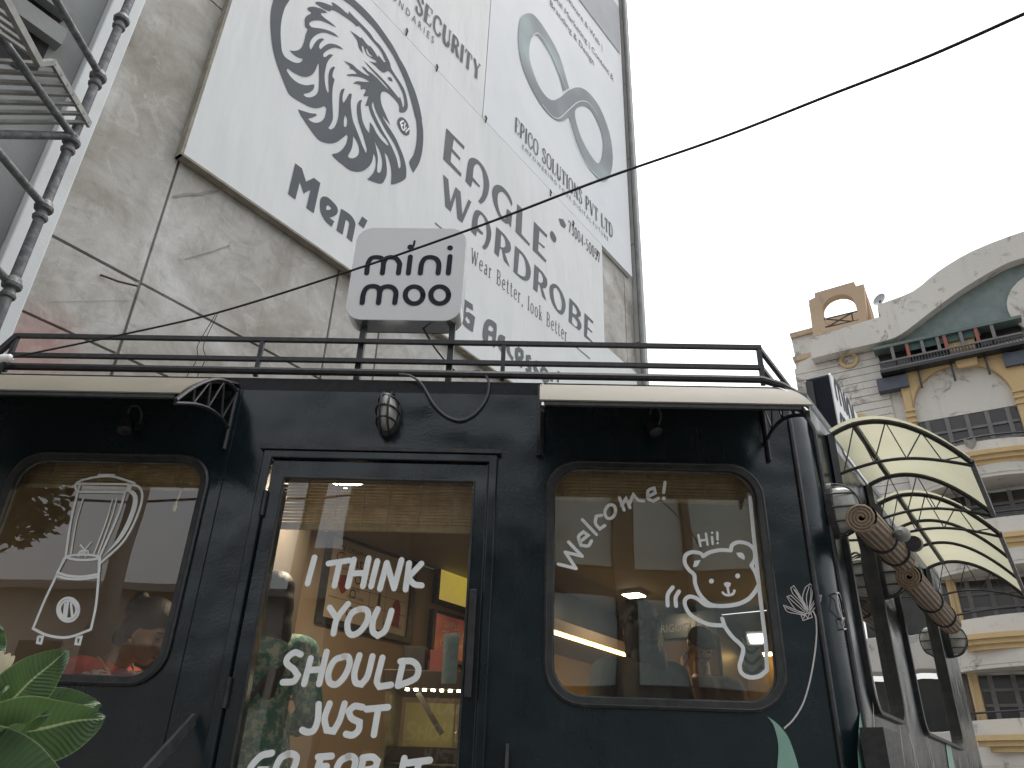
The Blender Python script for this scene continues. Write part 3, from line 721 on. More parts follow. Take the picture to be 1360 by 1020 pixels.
# roof
SE = SD.pt(3.66, 0)
tW = (SE - W1.o).dot(W1.e); P0 = W1.o + W1.e*tW
BK = Frame((P0.x, P0.y), 126.5); LBK = (SE - P0).dot(BK.e)
foot = [FR.pt(-2.5, 0), FR.pt(1.235, 0), SD.pt(.075, 0), SE, P0, W1.pt(-.05, 0)]
rf = MB(); n6 = len(foot)
rf.add([p + Vector((0, 0, ZR+.004)) for p in foot] + [p + Vector((0, 0, 3.2)) for p in foot], [tuple(range(n6)), tuple(reversed(range(n6, 2*n6)))] + [(i, n6+i, n6+(i+1) % n6, (i+1) % n6) for i in range(n6)])
bmx = rf.build('roof', STEEL, cart)
edge = [FR.pt(-2.62, ZR+.035, .012), FR.pt(1.13, ZR+.035, .012), FR.pt(1.22, ZR+.02, -.01), SD.pt(.1, ZR, -.02), SD.pt(3.66, ZR, -.02)]
MB().tube(edge, .018, 8).build('roof_edge_tube', STEEL, cart, smooth=True)
# roof rail
RA = FR.px(680, 481)[1]
rail = [(3.478, 'rail_bar'), (RA, 'rail_bar')]
for z, nm in rail:
    MB().box(FR, -2.41, 1.155, z-.010, z+.010, -.022, -.002).build(nm, STEEL, cart)
    MB().bar(FR.pt(1.143, z, -.012), FR.pt(1.143, z, -.012) + SD.e*3.4, .02).build(nm, STEEL, cart)
for u_ in (-2.40, FR.px(343, 475)[0], FR.px(668, 478)[0], 1.143):
    MB().box(FR, u_-.010, u_+.010, ZR+.02, 3.466, -.021, -.003).build('rail_post', STEEL, cart)
for k in (1, 2, 3):
    p = FR.pt(1.143, ZR, -.012) + SD.e*(1.12*k); MB().bar(p, p + Vector((0, 0, .21)), .024).build('rail_post', STEEL, cart)
MB().bar(FR.pt(-2.40, 3.478, -.01), FR.pt(-2.52, ZR+.03, -.01), .025).build('rail_brace', STEEL, cart)

# windows of the front
def window(outer, inner, decal_fn=None):
    f = MB().prism(FR, outer and [(u, v) for u, v in outer], [inner], -.03, .016).build('window', RUBBER, cart, bevel=.006)
    MB().prism(FR, inner, (), 0, -.014, True).build('pane', GLASS, f)
    # dusty sealant bead along the inside of the rubber
    mid = [(u + (sum(a for a, _ in inner)/len(inner)-u)*.012, v + (sum(b for _, b in inner)/len(inner)-v)*.012) for u, v in inner]
    MB().prism(FR, inner, [mid], -.012, -.006).build('sealant_bead', pm('dusty_sealant', (.16, .16, .145), (.05, .05, .048), 9, .8), f)
    return f
wl = window(LWo, LWi); wr = window(RWo, RWi)
# outer dark bead rings
for o_ in (LWo, RWo):
    MB().tube([FR.pt(u, v, .008) for u, v in o_], .010, 6, True).build('window_bead', STEEL, cart, smooth=True)

# door
df = MB().prism(FR, door_o, [[(-1.035, .80), (-.085, .80), (-.085, 2.862), (-1.035, 2.862)]], -.06, .022).build('door_frame', PAINT, cart, bevel=.005)
MB().box(FR, -1.09, -.035, 2.90, 2.918, -.0, .03).build('drip_strip', STEEL, df)
GI = [(-.962, .98), (-.150, .98), (-.150, 2.772), (-.962, 2.772)]
door = MB().prism(FR, [(-1.030, .81), (-.090, .81), (-.090, 2.857), (-1.030, 2.857)], [GI], -.05, .004).build('door', PAINT, cart, bevel=.004)
MB().prism(FR, [(-.972, .97), (-.140, .97), (-.140, 2.782), (-.972, 2.782)], [GI], -.0, .012).build('glazing_bead', RUBBER, door, bevel=.003)
MB().prism(FR, GI, (), 0, -.018, True).build('pane', GLASS, door)
ha, hb = FR.px(629, 783, .05), FR.px(621, 927, .05); hu = (ha[0]+hb[0])/2
hd = MB().box(FR, hu-.014, hu+.014, hb[1], ha[1], .035, .06)
hd.box(FR, hu-.010, hu+.010, hb[1]+.05, hb[1]+.075, .004, .036); hd.box(FR, hu-.010, hu+.010, ha[1]-.075, ha[1]-.05, .004, .036)
hd.build('handle', STEEL, door, bevel=.003)
MB().box(FR, -.093, -.087, .81, 2.86, -.045, .008).build('brush_seal', RUBBER, door)
for v_ in (2.6, 1.85, 1.1):
    MB().tube([FR.pt(-1.034, v_, .014), FR.pt(-1.034, v_+.11, .014)], .012, 8).build('hinge', STEEL, door, smooth=True)
# notice card stuck inside the door glass
nc = FR.pp([(590, 842), (611, 840), (606, 908), (586, 908)], -.03)
MB().prism(FR, nc, (), 0, -.025, True).build('notice_card', pm('pale_card', (.32, .37, .34), (.42, .47, .43), 30, .6), door)

# white vinyl lettering on the door glass
def strokes(fr, items, mat, parent, width, w, name):
    L = []
    for st in items:
        uv = fr.pp(st, w)
        if len(uv) > 2: uv = cat(uv, False, 4, 66)
        dense = []
        for a, b in zip(uv, uv[1:]):
            k = max(1, int(math.hypot(b[0]-a[0], b[1]-a[1])/(width*.5))); dense += [(a[0]+(b[0]-a[0])*q/k, a[1]+(b[1]-a[1])*q/k) for q in range(k)]
        L.append((uv, dense + [uv[-1]]))
    grp = list(range(len(L)))                          # strokes that touch make one letter
    for i in range(len(L)):
        for j in range(i):
            if grp[i] != grp[j] and min((a[0]-b[0])**2 + (a[1]-b[1])**2 for a in L[i][1] for b in L[j][1]) < (width*.95)**2:
                gi, gj = grp[i], grp[j]; grp = [gj if q == gi else q for q in grp]
    for q in sorted(set(grp)):
        mb = MB()
        for i in range(len(L)):
            if grp[i] == q: mb.ribbon(fr, L[i][0], width, w + .00025*(i % 7))
        mb.build(name, mat, parent)
K6 = (420, 690, 6.0); K3 = (320, 750, 3.778)
L1 = [T('800,410 737,645', 300, 680, 6.8)] + [T(s, *K6) for s in ('98,350 262,326', '186,342 145,527', '300,318 252,532', '418,308 372,532', '282,430 395,426', '487,332 437,533', '507,552 562,345', '562,345 620,548', '620,548 680,322', '740,347 712,557', '838,352 733,462', '733,462 780,515 840,525')]
L2 = [T(s, *K6) for s in ('107,702 165,790', '253,672 165,790 137,908', '345,715 290,740 250,820 255,895 290,920 350,890 400,820 415,750 390,715 345,713', '490,715 455,800 450,890 490,925 545,890 580,800 600,727')]
L3 = [T(s, *K3) for s in ('300,450 270,440 235,465 230,495 265,525 285,555 265,585 210,590', '350,470 317,598', '430,437 392,598', '335,530 405,525', '520,460 470,480 440,540 445,590 480,600 520,560 545,500 540,465 518,459', '595,455 570,540 575,590 605,600 635,560 660,460', '710,467 682,585 695,612 753,603', '815,482 787,606', '800,485 860,485 890,520 875,570 787,608')]
L4 = [T(s, *K3) for s in ('390,700 385,780 365,830 335,840 307,830', '445,697 420,770 430,830 465,835 495,780 520,697', '610,715 570,710 540,735 555,770 595,790 590,830 560,855 527,850', '630,725 738,715', '690,720 667,853')]
L5 = [T(s, *K3) for s in ('155,945 100,960 50,1015 40,1055 70,1080 110,1055 120,1030 92,1030', '235,950 200,970 175,1020 180,1060 220,1070 260,1030 280,970 260,950 233,950', '387,965 455,960', '402,965 367,1080', '388,1015 430,1012', '540,963 500,985 478,1035 485,1070 525,1078 560,1040 575,985 562,965 538,962', '615,970 592,1080', '610,970 660,965 685,985 670,1020 605,1035', '630,1035 680,1080', '820,972 797,1080', '837,995 948,981', '895,988 872,1080')]
wd = .0238
for L in (L1, L2, L3, L4, L5):
    strokes(FR, L, VINYL, door, wd, -.010, 'lettering')

# blender drawing on the left window
KB = (0, 610, 6.8); KC = (0, 740, 3.644)
bl1 = [T(s, *KB) for s in ('890,142 1028,142', '690,215 735,190 890,158 1030,158 1215,215', '700,220 1155,226', '700,218 678,235 684,262 705,290', '722,228 705,290', '700,294 1130,300', '1162,230 1152,275 1130,300', '700,297 640,560 592,880', '1130,302 1060,520 900,880', '592,880 660,903 760,910 850,904 903,886', '592,880 650,868 750,862 850,868 903,884', '1180,232 1250,246 1285,310 1270,420 1200,600 1100,760 905,940', '590,895 520,1020', '905,895 895,1020', '1178,232 1172,275 1162,288')]
bl1 += [T(s, *KC) for s in ('310,5 280,75 220,200 160,345', '480,8 478,80 465,230 440,350', '282,76 330,90 400,94 478,82', '277,92 330,104 400,106 477,95', '160,345 230,378 330,388 440,350', '186,386 181,414 199,417 208,386 188,385', '371,390 366,419 385,421 394,386 373,389')]
bl1 += [T(' '.join('%f,%f' % p for p in ell(330, 254, 52, 57, 24)+[(382, 254)]), *KC), T(' '.join('%f,%f' % p for p in ell(330, 254, 40, 44, 24)+[(370, 254)]), *KC), T('316,226 310,284', *KC), T('329,218 320,288', *KC), T('344,224 350,284', *KC)]
strokes(FR, bl1, VINYL, wl, .0098, -.010, 'blender_drawing')
thin = [T(s, *KB) for s in ('750,355 690,560 640,850', '1015,365 960,560 850,850', '1055,355 1010,520 885,860', '728,772 765,818 822,752', '705,860 735,825 795,825 800,862', '735,838 778,838', '712,878 716,856 770,856 774,878')]
strokes(FR, thin, VINYL, wl, .0062, -.0095, 'blender_drawing')
hp = cat(FR.pp(T('1165,285 1200,280 1240,330 1235,430 1170,600 1080,740 930,880 1050,730 1140,570 1190,430 1200,340 1165,300', *KB), -.010))
MB().prism(FR, hp, (), 0, -.010, True).build('blender_drawing', VINYL, wl)

# greeting and waving bear drawn on the right window
KW = (660, 480, 3.0909); KH = (860, 640, 3.6417)
wel = [T(s, *KW) for s in ('252,832 325,850', '325,850 280,783', '280,783 350,800', '350,800 294,742', '341,741 374,714 355,700 335,720 345,755 375,757 388,737', '350,650 408,711', '430,632 408,636 404,665 422,688 443,674', '503,560 522,610', '512,592 530,562 546,600', '543,588 560,546 580,570 603,574', '618,556 650,540 645,520 622,530 620,562 642,575 662,562', '690,497 684,538')]
wel.append(T(' '.join('%f,%f' % p for p in ell(465, 617, 21, 29, 16, .3)+[ell(465, 617, 21, 29, 16, .3)[0]]), *KW))
strokes(FR, wel, VINYL, wr, .0135, -.010, 'lettering')
MB().prism(FR, FR.pp(T(' '.join('%f,%f' % p for p in ell(685, 563, 8, 8, 12)), *KW), -.01), (), 0, -.010, True).build('lettering', VINYL, wr)
strokes(FR, [T(s, *KH) for s in ('246,257 256,310', '282,250 290,303', '250,285 286,280', '311,267 315,301', '337,245 338,279')], VINYL, wr, .010, -.010, 'lettering')
for c in ((312, 246), (339, 296)): MB().prism(FR, FR.pp(T(' '.join('%f,%f' % p for p in ell(c[0], c[1], 6, 6, 10)), *KH), -.01), (), 0, -.010, True).build('lettering', VINYL, wr)
bear = [T(s, *KH) for s in ('270,360 255,345 215,340 185,355 180,390 200,425 226,450 230,490 250,540 285,580 320,598 380,600 440,590 490,565 520,530 537,500', '268,360 300,341 350,330 402,332', '402,332 410,305 440,292 485,300 515,330 518,375 502,405', '502,405 522,440 535,480', '496,75 512,250 530,420 545,560 572,790 577,905', '322,600 280,595 240,565 205,555 182,570 182,600 205,640 250,670 300,690 366,695', '361,662 375,702 410,750 460,800 455,850 445,890 455,925 490,945 540,940 576,912', '122,510 98,545 97,598', '152,530 136,560 138,600')]
strokes(FR, bear, VINYL, wr, .0158, -.010, 'bear_drawing')
for st in ('220,412 226,382 257,378 240,408', '428,343 455,342 470,360 468,378 440,362', '368,490 385,484 404,490 398,506 387,513 373,503', ):
    MB().prism(FR, cat(FR.pp(T(st, *KH), -.0095)), (), 0, -.0095, True).build('bear_drawing', VINYL, wr)
for c in ((309, 480), (436, 455)): MB().prism(FR, FR.pp(T(' '.join('%f,%f' % p for p in ell(c[0], c[1], 12, 12, 14)), *KH), -.0095), (), 0, -.0095, True).build('bear_drawing', VINYL, wr)
strokes(FR, [T(s, *KH) for s in ('387,510 392,535', '364,536 375,545 395,548 415,540 420,526')], VINYL, wr, .010, -.0092, 'bear_drawing')

# flower and leaf painted on the front
KF = (1020, 760, 3.923)
fl = [T(s, *KF) for s in ('205,215 175,160 130,112 118,82 135,70 160,110 195,170 210,210', '207,205 180,140 195,80 220,60 233,80 228,130 213,200', '215,215 230,165 262,125 278,120 270,160 240,190 217,220', '200,215 150,200 112,152 98,127 118,120 160,160 200,205', '195,226 140,215 100,205 80,172 100,178 150,200 195,214', '172,225 222,210 230,235 182,252 172,225', '196,190 160,130 132,86', '208,195 200,130 215,72', '218,205 240,165 270,128', '190,205 150,170 106,130', '188,220 140,205 92,182', '213,190 222,130 224,80', '202,195 172,140 140,92', '184,240 196,222 206,242 214,218')]
PINKW = pm('pale_pink_vinyl', (.62, .57, .56), (.55, .51, .50), 20, .5)
strokes(FR, fl, PINKW, cart, .0030, .003, 'flower_drawing')
strokes(FR, [T('237,205 250,240 253,330 240,450 215,580 180,690 130,770 86,812', *KF)], PINKW, cart, .0058, .0035, 'flower_stem_drawing')
lf = cat(FR.pp(T('-4,750 50,790 100,850 130,920 160,1020 170,1100 40,1180 48,1020 54,900 30,800', *KF), .003))
MINT = pm('mint_vinyl', (.20, .36, .29), (.24, .41, .33), 8, .45)
MB().prism(FR, lf, (), 0, .003, True).build('leaf_drawing', MINT, cart)

# canopies over the front windows with truss brackets
PROF = [(0.0, 3.235), (.1, 3.195), (.2, 3.15), (.3, 3.092), (.38, 3.035), (.44, 2.985), (.48, 2.945), (.495, 2.928)]
def canopy(u0, u1, lab):
    c = MB(); N = len(PROF); vs = []
    for u in (u0, u1):
        for w, z in PROF: vs.append(FR.pt(u, z, w))
        for w, z in PROF: vs.append(FR.pt(u, z-.005, w-.002))
    M = 2*N; fs = []
    for i in range(N-1):
        fs.append((i, i+1, M+i+1, M+i)); fs.append((N+i, M+N+i, M+N+i+1, N+i+1))
        fs.append((i, N+i, N+i+1, i+1)); fs.append((M+i, M+i+1, M+N+i+1, M+N+i))
    fs.append((N-1, 2*N-1, M+2*N-1, M+N-1))
    c.add(vs, fs)
    o = c.build('canopy', CREAM, cart, smooth=True)
    MB().box(FR, u0+.02, u1-.02, 2.908, 2.924, .475, .490).build('edge_bar', STEEL, o)
    MB().box(FR, u0+.02, u1-.02, 3.15, 3.18, 0, .025).build('edge_bar', STEEL, o)
    return o
canR = canopy(.128, 1.150, 0); canL = canopy(-2.62, -1.262, 0)
def bracket(u, par):
    B = Frame(tuple(FR.pt(u, 0)[:2]), FR.az + 90)
    # B.u = distance out from the wall
    top = cat([(.01, 3.185), (.1, 3.18), (.22, 3.135), (.32, 3.07), (.42, 2.985), (.515, 2.885)], False, 3)
    low = cat([(.01, 3.00), (.1, 3.005), (.22, 2.99), (.36, 2.945), (.515, 2.872)], False, 3)
    st = lambda P, r: MB().tube([B.pt(a, b) for a, b in P], r, 6)
    br_ = st([(.01, 2.90), (.01, 3.2)], .010).build('bracket', STEEL, par, smooth=True)
    st(top, .009).build('bracket_chord', STEEL, br_, smooth=True); st(low, .008).build('bracket_chord', STEEL, br_, smooth=True)
    for a, b in (((.01, 3.18), (.10, 3.005)), ((.10, 3.005), (.16, 3.158)), ((.16, 3.158), (.25, 2.982)), ((.25, 2.982), (.28, 3.098)), ((.28, 3.098), (.38, 2.938)), ((.38, 2.938), (.40, 3.0))):
        st([a, b], .005).build('bracket_web', STEEL, br_)
bracket(-1.258, canL); bracket(1.118, canR); bracket(.14, canR)

# side wall with two tall windows
s1a, s1b = SD.px(1144, 860)[0], SD.px(1189, 900)[0]
s2a, s2b = SD.px(1207, 880)[0], SD.px(1264, 930)[0]
vb1 = SD.px(1178, 955)[1]
SW1, SW2 = rrect(s1a, vb1, s1b, 2.86, .10), rrect(s2a, vb1, s2b, 2.86, .10)
s3a = s2b + .12
MB().prism(SD, [(.075, .15), (3.66, .15), (3.66, ZR-.03), (.075, ZR-.03)], [SW1, SW2], -.05, 0).build('side_wall', PAINT, cart)
for sw in (SW1, SW2):
    cxm = sum(a for a, _ in sw)/len(sw); cym = sum(b for _, b in sw)/len(sw)
    inn = [(cxm + (a-cxm)*(1 - .06/(max(x for x, _ in sw)-min(x for x, _ in sw))), cym + (b-cym)*.965) for a, b in sw]
    f = MB().prism(SD, sw, [inn], -.03, .02).build('window', RUBBER, cart, bevel=.005)
    MB().prism(SD, inn, (), 0, -.014, True).build('pane', GLASS, f)
# white line drawings and mint leaves on the lower side
dr = []
rnd = random.Random(3)
for k in range(70):
    s0 = rnd.uniform(.2, 3.3); v0 = rnd.uniform(1.25, 1.7); h = rnd.uniform(.12, .34); lean = rnd.uniform(-.12, .12)
    dr.append([(s0, v0), (s0+lean*.3, v0+h*.5), (s0+lean, v0+h)])
for i, c in enumerate(dr): MB().ribbon(SD, cat(c, False), .0055, .003 + .0003*(i % 5)).build('grass_drawing', PINKW, cart)
for st in ('1139,1000 1141,960 1143,935 1146,965 1152,1010 1156,1060 1144,1060', '1256,985 1262,987 1268,1020 1262,1030'):
    MB().prism(SD, cat(SD.pp(T(st), .003)), (), 0, .0035, True).build('leaf_drawing', MINT, cart)
fs_ = [T(s, *KF) for s in ('355,105 370,140 380,190 400,280', '360,108 372,110 385,150 398,200 408,280', '362,120 365,180 385,230 395,250', '385,240 405,240 410,290 395,296 385,244', '392,200 402,215 408,240')]
strokes(SD, fs_, PINKW, cart, .006, .004, 'flower_drawing')
# bracket block low on the corner
p = SD.px(1150, 972); MB().box(SD, SD.px(1134, 972)[0], SD.px(1156, 972)[0], p[1]-.6, p[1], .02, .10).build('corner_guard', STEEL, cart)

# entrance hand bars
HB = pm('grey_flat_bar', (.05, .052, .055), (.09, .09, .09), 20, .45, .3)
a = FR.pt(*FR.px(258, 955, .02), .02); b = FR.pt(*FR.px(196, 1024, .28), .28)
MB().bar(a, a + (b-a)*2.6, .012, .045).build('hand_bar', HB, cart)
a = FR.pt(*FR.px(674, 988, .03), .03)
MB().bar(a, a + Vector((-.01, -.02, -.8)), .045, .012).build('hand_bar', HB, cart)

# ================================================================== cart fittings that could be taken down
def cage_lamp(name, label, fr, u, v, L=.17):
    t = thing(name, label, 'lamp', fr.pt(u, v-L/2, 0), 'caged bulkhead lamps')
    base = [(a, b) for a, b in ell(u, v, .055, L*.62, 24)]
    MB().prism(fr, base, (), 0, .035).build('base', STEEL, t, bevel=.004)
    g_ = MB(); N = 14
    prof = [(.048, 0), (.048, .02), (.044, .05), (.034, .075), (.018, .09), (.002, .095)]
    vs = []
    for (r, h) in prof:
        k = r/.048
        for a in range(N):
            t_ = 2*math.pi*a/N; vs.append(fr.pt(u + .042*k*math.cos(t_), v + L*.5*k**.6*math.sin(t_), .035+h))
    g_.add(vs, [(i*N+a, i*N+(a+1) % N, (i+1)*N+(a+1) % N, (i+1)*N+a) for i in range(5) for a in range(N)])
    g_.build('glass_cover', pm('frosted_glass_cover', (.40, .40, .37), (.30, .30, .27), 20, .25, coat=.5), t, smooth='all')
    for vv, kk in ((-.30, .86), (0, 1), (.30, .86)):
        pts = [fr.pt(u + .052*kk*math.cos(a_), v + L*vv, .03 + .105*kk*math.sin(a_)) for a_ in [math.pi*i/12 for i in range(13)]]
        MB().tube(pts, .0045, 6).build('cage_wire', STEEL, t, smooth=True)
    for uu in (-.018, .018):
        pts = [fr.pt(u + uu, v + L*.56*math.cos(a_), .03 + .105*math.sin(a_)) for a_ in [math.pi*i/12 for i in range(13)]]
        MB().tube(pts, .0045, 6).build('cage_wire', STEEL, t, smooth=True)
    return t
u_, v_ = FR.px(515, 549, .04)
cage_lamp('bulkhead_lamp', 'oval caged bulkhead lamp above the glass door', FR, u_, v_)
u_, v_ = SD.px(1104, 672, .03)
cage_lamp('bulkhead_lamp', 'caged bulkhead lamp on the corner beside the first awning', SD, max(.11, u_), v_, .2)
u_, v_ = SD.px(1190, 775, .03)
cage_lamp('bulkhead_lamp', 'caged bulkhead lamp between the two side windows', SD, s1b+.07, v_-.02, .2)
u_, v_ = SD.px(1262, 850, .03)
cage_lamp('bulkhead_lamp', 'caged bulkhead lamp at the far end of the cart side', SD, u_, v_, .2)
def spot(px, py, label):
    u, v = FR.px(px, py, .06); t = thing('spot_lamp', label, 'lamp', FR.pt(u, v, .06), 'spot lamps under the front canopies')
    MB().lathe(FR.pt(u-.01, v+.02, .05), (.25, -.3, -.9), [(.012, -.01), (.02, 0), (.024, .05), (.03, .085), (.026, .088)], 12).build('lamp_head', STEEL, t, smooth=True)
    pts = cat([tuple(FR.pt(*q)) for q in ((u-.01, v+.025, .05), (u+.0, v+.07, .06), (u+.03, v+.075, .05), (u+.045, v+.04, .03), (u+.03, v+.0, .004))], False, 4)
    MB().tube(pts, .005, 6).build('gooseneck', STEEL, t, smooth=True)
    MB().box(FR, u+.015, u+.045, v-.02, v+.02, 0, .012).build('mount_plate', STEEL, t)
spot(168, 558, 'small black spot lamp under the left front canopy'); spot(866, 560, 'small black spot lamp under the right front canopy')

# roof sign
SG = pm('sign_face_acrylic', (.60, .61, .61), (.64, .65, .65), 1.2, .4, coat=.1)
CHR = pm('chrome_edge', (.55, .56, .56), (.45, .46, .46), 8, .18, .9)
sg = thing('roof_sign', 'square white sign with rounded corners on two posts above the door', 'sign', FR.pt(-.55, ZR, 0))
KS = (460, 290, 6.8); SWs = .02
su0, su1 = FR.px(463, 385, SWs)[0], FR.px(614, 385, SWs)[0]; sv1, sv0 = FR.px(545, 303, SWs)[1], FR.px(535, 425, SWs)[1]
so = rrect(su0, sv0, su1, sv1, .085, 8)
MB().prism(FR, so, (), -.10, SWs-.004).build('sign_box', STEEL, sg)
MB().prism(FR, so, (), SWs-.004, SWs).build('sign_face', SG, sg)
o2 = [(.5*(su0+su1) + (a-.5*(su0+su1))*1.006, .5*(sv0+sv1) + (b-.5*(sv0+sv1))*1.006) for a, b in so]
MB().prism(FR, o2, [so], -.09, SWs-.002).build('sign_trim', CHR, sg)
mm = [T(s, *KS) for s in ('183,495 195,410 225,360 270,350 318,360 335,400 325,495', '338,400 358,362 402,350 450,362 480,405 478,440 470,495', '578,345 560,495', '668,495 680,410 710,362 760,350 810,365 835,410 828,495', '937,342 921,495', '143,763 155,680 187,626 240,612 285,625 300,665 290,763', '302,665 322,630 372,615 420,627 448,670 437,763')]
for c in ((612, 692), (843, 692)):
    e_ = ell(c[0], c[1], 80, 77, 24); mm.append(T(' '.join('%f,%f' % p for p in e_ + [e_[0]]), *KS))
strokes(FR, mm, LINK, sg, .0255, SWs+.002, 'lettering')
for c, r in (((580, 263), 29), ((937, 268), 26)): MB().prism(FR, FR.pp(T(' '.join('%f,%f' % p for p in ell(c[0], c[1], r, r*.85, 16)), *KS), SWs), (), 0, SWs+.0022, True).build('lettering', LINK, sg)
dd = MB().ribbon(FR, FR.pp(T('598,268 610,240 617,208', *KS), SWs), .011, SWs+.0026)
dd.build('lettering', LINK, sg)
for x in (476, 597):
    u_ = FR.px(x, 465)[0]; MB().box(FR, u_-.014, u_+.014, ZR+.01, sv0+.02, -.06, -.03).build('post', STEEL, sg)
# second sign, edge on, above the side
sa, za = SD.px(1086, 585, .02); sb = SD.px(1092, 497, .02)
s2 = thing('roof_sign', 'white sign with black edge seen edge on above the side awning', 'sign', SD.pt(.5, ZR, 0))
ss0 = SD.px(1092, 540, -.06)[0]; top2 = SD.pt(ss0, 0, .02)
rr_ = ray(1094, 494); zt2 = CAMZ + (Vector((top2.x, top2.y)).length)/(Vector((rr_.x, rr_.y)).length)*rr_.z
rr_ = ray(1100, 575); zb2 = CAMZ + (Vector((top2.x, top2.y)).length)/(Vector((rr_.x, rr_.y)).length)*rr_.z
so2 = rrect(ss0, zb2-.12, ss0+.62, zt2, .03, 4)
MB().prism(SD, so2, (), -.12, .0).build('sign_box', LINK, s2, bevel=.004)
MB().prism(SD, so2, (), .0, .006).build('sign_face', pm('white_sign_acrylic', (.62, .64, .64), (.66, .67, .67), 2, .4), s2)
def mm_on(fr, u0, v0, k, w, parent):
    """the two-line shop name drawn with round strokes, k metres per letter unit"""
    L = [[(0, 0), (.02, .5), (.2, .8), (.42, .78), (.5, .5), (.5, 0)], [(.5, .5), (.62, .78), (.85, .78), (1, .5), (1, 0)], [(1.35, 0), (1.38, .85)], [(1.7, 0), (1.72, .5), (1.9, .8), (2.15, .78), (2.3, .5), (2.3, 0)], [(2.65, 0), (2.68, .85)], [(1.38, 1.15), (1.4, 1.2)], [(2.68, 1.15), (2.7, 1.2)],
         [(-.1, -1.4), (-.08, -.9), (.1, -.6), (.32, -.62), (.4, -.9), (.4, -1.4)], [(.4, -.9), (.52, -.62), (.75, -.62), (.9, -.9), (.9, -1.4)]]
    e1 = ell(1.6, -1.0, .4, .4, 16); e2 = ell(2.7, -1.0, .4, .4, 16); L += [e1 + [e1[0]], e2 + [e2[0]]]
    mb = MB()
    for i, c in enumerate(L): mb.ribbon(fr, cat([(u0+a*k, v0+b*k) for a, b in c], False, 3), .2*k, w + .0003*(i % 5))
    mb.build('lettering', LINK, parent)
mm_on(SD, ss0+.08, (zt2+zb2)/2 + .05, .155, .008, s2)
MB().bar(SD.pt(ss0+.1, ZR-.05, -.06), SD.pt(ss0+.1, zb2, -.06), .03).build('post', STEEL, s2)
MB().bar(SD.pt(ss0+.5, ZR-.05, -.06), SD.pt(ss0+.5, zb2, -.06), .03).build('post', STEEL, s2)
MB().bar(SD.pt(ss0-.03, zb2-.1, -.10), SD.pt(ss0-.03, zt2-.05, -.10), .02, .03).build('sign_bracket', STEEL, s2)

# awnings on the side
POLY = None
def mat_poly():
    m = bpy.data.materials.new('cream_polycarbonate'); m.use_nodes = True; nt = m.node_tree; b = nt.nodes['Principled BSDF']
    co = nt.nodes.new('ShaderNodeNewGeometry').outputs['Position']
    col = ramp(nt, noise(nt, co, 3, 6), [(.3, (.42, .41, .30)), (.7, (.48, .47, .35))])
    nt.links.new(col, b.inputs['Base Color']); b.inputs['Roughness'].default_value = .35
    tl = nt.nodes.new('ShaderNodeBsdfTranslucent'); nt.links.new(col, tl.inputs[0])
    mx = nt.nodes.new('ShaderNodeMixShader'); mx.inputs[0].default_value = .55
    nt.links.new(b.outputs[0], mx.inputs[1]); nt.links.new(tl.outputs[0], mx.inputs[2])
    nt.links.new(mx.outputs[0], nt.nodes['Material Output'].inputs[0]); return m
POLY = mat_poly()
def awning(s0, s1, zt_, proj, drop, label, mids=0):
    t = thing('side_awning', label, 'awning', SD.pt((s0+s1)/2, zt_-.3, 0), 'cream awnings along the cart side')
    tt = [i/20 for i in range(21)]
    top = [(.02 + (proj-.02)*t_, zt_ + drop*t_ - 2*drop*t_*t_) for t_ in tt]
    low = [(.02 + (proj-.02)*t_, zt_ - .20 + (.20-drop-.012)*t_ + .055*math.sin(math.pi*t_)) for t_ in tt]
    N = len(top); vs = []
    for s in (s0-.03, s1+.03):
        for w, z in top: vs.append(SD.pt(s, z+.017, w))
    MB().add(vs, [(i, i+1, N+i+1, N+i) for i in range(N-1)]).build('sheet', POLY, t, smooth='all')
    for s in (s0, s1):
        tr = MB().tube([SD.pt(s, z, w) for w, z in top], .012, 6).build('truss', STEEL, t, smooth=True)
        MB().tube([SD.pt(s, z, w) for w, z in low], .0075, 6).build('truss_chord', STEEL, tr, smooth=True)
        MB().bar(SD.pt(s, zt_-.33, .012), SD.pt(s, zt_, .012), .032).build('truss_post', STEEL, tr)
        nweb = 4; 
        for k in range(nweb):
            i = int((N-1)*(k+.3)/nweb); j = int((N-1)*(k+.8)/nweb); l = int(min(N-1, (N-1)*(k+1.3)/nweb))
            MB().bar(SD.pt(s, low[i][1], low[i][0]), SD.pt(s, top[j][1], top[j][0]), .005).build('truss_web', STEEL, tr)
            MB().bar(SD.pt(s, top[j][1], top[j][0]), SD.pt(s, low[l][1], low[l][0]), .005).build('truss_web', STEEL, tr)
    for k in range(mids):
        s = s0 + (s1-s0)*(k+1)/(mids+1)
        MB().tube([SD.pt(s, z, w) for w, z in top], .010, 6).build('rafter', STEEL, t, smooth=True)
    for i in (int(N*.22), N-1):
        MB().bar(SD.pt(s0, top[i][1], top[i][0]), SD.pt(s1, top[i][1], top[i][0]), .02, .028).build('purlin', STEEL, t)
    return t
sA = SD.px(1104, 578, .02); sB = SD.px(1156, 655, .02); sC = SD.px(1166, 668, .02); sD_ = SD.px(1232, 757, .02)
TRF = Frame(tuple(SD.pt(sA[0], 0)[:2]), SD.az + 90)
tipw, tipz = TRF.px(1291, 615)
PROJ = tipw; DROP = sA[1] - tipz
print('AWN', [round(x, 3) for x in (*sA, *sB, *sC, *sD_)], 'proj', PROJ, 'drop', DROP)
awning(sA[0], sB[0], sA[1], PROJ, DROP, 'nearer cream polycarbonate awning on arched black trusses, beside the edge-on sign', 0)
awning(sC[0], sD_[0], (sC[1]+sD_[1])/2, PROJ, DROP, 'farther cream polycarbonate awning with two inner rafters, toward the cart end', 2)
